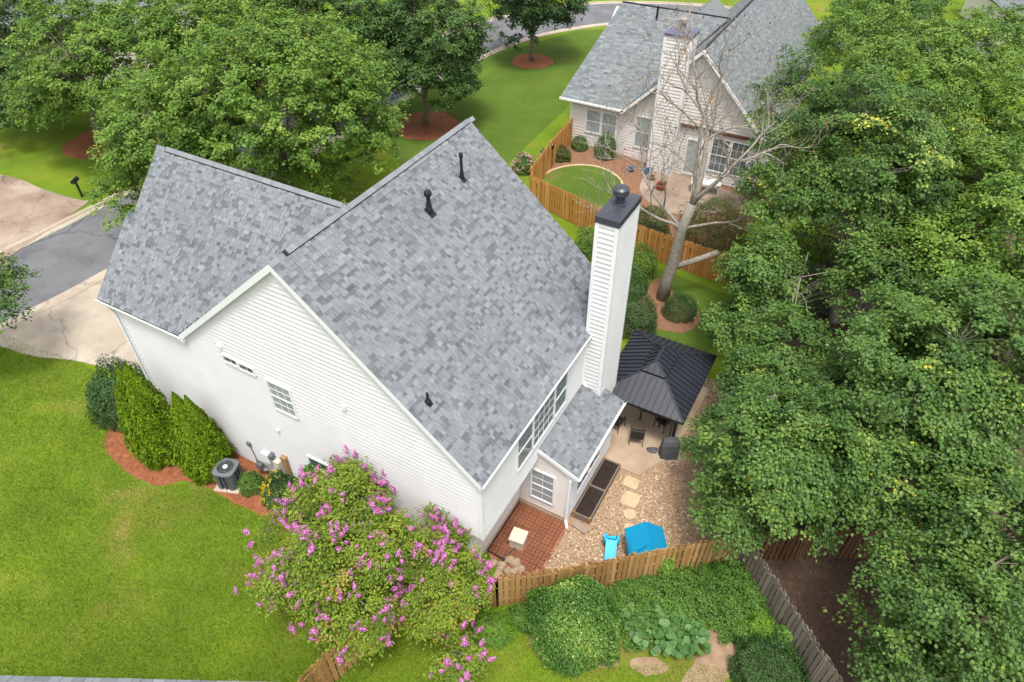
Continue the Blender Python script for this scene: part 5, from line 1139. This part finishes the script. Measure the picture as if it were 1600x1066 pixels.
# ------------------------------------------------------------------ fine ground texture
r = np.random.default_rng(3)
def scatter(poly, dens):
    P = np.array(poly); lo, hi = P.min(0), P.max(0); n = int((hi-lo).prod()*dens); q = lo+r.random((n, 2))*(hi-lo)
    x1, y1 = P[:, 0], P[:, 1]; x2, y2 = np.roll(x1, 1), np.roll(y1, 1); c = np.zeros(n, bool)
    for a1, b1, a2, b2 in zip(x1, y1, x2, y2):
        if b1 == b2: continue
        m_ = ((b1 > q[:, 1]) != (b2 > q[:, 1])) & (q[:, 0] < (a2-a1)*(q[:, 1]-b1)/(b2-b1)+a1); c ^= m_
    return q[c]
gv = scatter(gpoly([(884, 820), (846, 892), (900, 903), (980, 890), (1060, 872), (1148, 856), (1190, 800), (1190, 700), (1150, 600), (1100, 590), (1040, 690), (1008, 735), (1000, 750), (965, 738), (940, 765), (905, 820)], 0), 420)
n = len(gv); s = r.uniform(.014, .038, n); C = np.column_stack([gv, np.full(n, .016)+s*.25]); oc = np.array([(1, 0, 0), (-1, 0, 0), (0, 1, 0), (0, -1, 0), (0, 0, .7), (0, 0, -.7)])
ang = r.random(n)*6.28; sx = r.uniform(.7, 1.5, n); X = np.stack([np.cos(ang), np.sin(ang)], 1)
V = np.empty((n, 6, 3)); jit = 1+r.normal(size=(n, 6))*.12
for k in range(6):
    o = oc[k]; V[:, k, 0] = C[:, 0]+s*jit[:, k]*(o[0]*sx*X[:, 0]-o[1]*X[:, 1]); V[:, k, 1] = C[:, 1]+s*jit[:, k]*(o[0]*sx*X[:, 1]+o[1]*X[:, 0]); V[:, k, 2] = C[:, 2]+s*jit[:, k]*o[2]
tri = np.array([(0, 2, 4), (2, 1, 4), (1, 3, 4), (3, 0, 4)]); F = (np.arange(n)[:, None, None]*6+tri[None]).reshape(-1, 3)
tag(link('gravel', me_from('gravel', V.reshape(-1, 3), F, np.repeat(np.clip(r.normal(.50, .29, n), 0, 1), 4)), M['gravel']), 'loose tan and cream gravel over the back yard', kind='stuff')
def blades(q, hgt, wd, tone, mt, name, label, lean=.9):
    n = len(q); a = r.random(n)*6.28; h = hgt*r.uniform(.5, 1.3, n); ln = r.uniform(.2, lean, n); z = GZ(q[:, 0])
    b0 = np.column_stack([q, z]); d = np.column_stack([np.cos(a), np.sin(a), np.zeros(n)]); p = np.column_stack([-np.sin(a), np.cos(a), np.zeros(n)])
    V = np.stack([b0-p*wd/2, b0+p*wd/2, b0+d*(ln*h)[:, None]+np.array([0, 0, 1.])*(h*np.sqrt(1-np.minimum(.9, ln)**2*.8))[:, None]], 1)
    tag(link(name, me_from(name, V.reshape(-1, 3), np.arange(n*3).reshape(n, 3), np.clip(tone, 0, 1)), mt), label, kind='stuff')
lawnp = gpoly([(-40, 538), (60, 547), (125, 568), (190, 610), (170, 690), (172, 715), (200, 742), (240, 762), (290, 756), (330, 769), (405, 808), (460, 850), (520, 900), (580, 960), (560, 1075), (200, 1080), (-20, 1075)], 3)
q = scatter(lawnp, 750); big = np.sin(q[:, 0]*.9+np.sin(q[:, 1]*.7))*np.sin(q[:, 1]*1.1+np.sin(q[:, 0]*.5)*1.4)
x_, y_ = q[:, 0], q[:, 1]
med = np.sin(x_*2.3+1.7*np.sin(y_*1.9))*np.sin(y_*2.7+1.3*np.sin(x_*1.6+2))+.6*np.sin(x_*5.1+2*np.sin(y_*3.3))*np.sin(y_*4.7)
dry = np.clip((np.sin(x_*.8+1.2*np.sin(y_*1.3))+np.sin(y_*1.7+x_*.6+np.sin(x_*2.1)*1.1)-1.15), 0, 1)
blades(q, .085, .024, .40+.12*big+.11*med+.7*dry+r.normal(size=len(q))*.17, M['blade'], 'grass', 'mown bright green lawn grass left of the white house')
q = scatter(gpoly([(540, 1000), (640, 990), (760, 985), (830, 1000), (900, 1040), (1100, 1040), (1180, 1080), (560, 1090)], 3), 700)
blades(q, .09, .020, .45+r.normal(size=len(q))*.22, M['blade'], 'grass', 'rough weedy grass outside the fence at the bottom')
q = scatter(gpoly([(163, 690), (172, 712), (200, 738), (240, 758), (262, 757), (290, 752), (330, 765), (365, 785), (405, 803), (450, 830), (520, 850), (600, 840), (560, 800), (440, 745), (358, 702), (260, 650), (190, 640)], 5, .12), 700)
blades(q, .10, .012, r.random(len(q)), M['straw'], 'pine_straw', 'rust brown pine straw mulch along the white wall', 1.0)
q = scatter(gpoly([(1160, 850), (1190, 905), (1230, 975), (1290, 1075), (1420, 1100), (1450, 880), (1300, 840)], 3), 90)
blades(q, .10, .03, r.random(len(q)), leafmat('litter', [(0, (.05, .03, .02)), (.7, (.16, .10, .06)), (1, (.3, .22, .14))], .1), 'leaf_litter', 'brown leaf litter on the dark ground under the maples', 1.2)
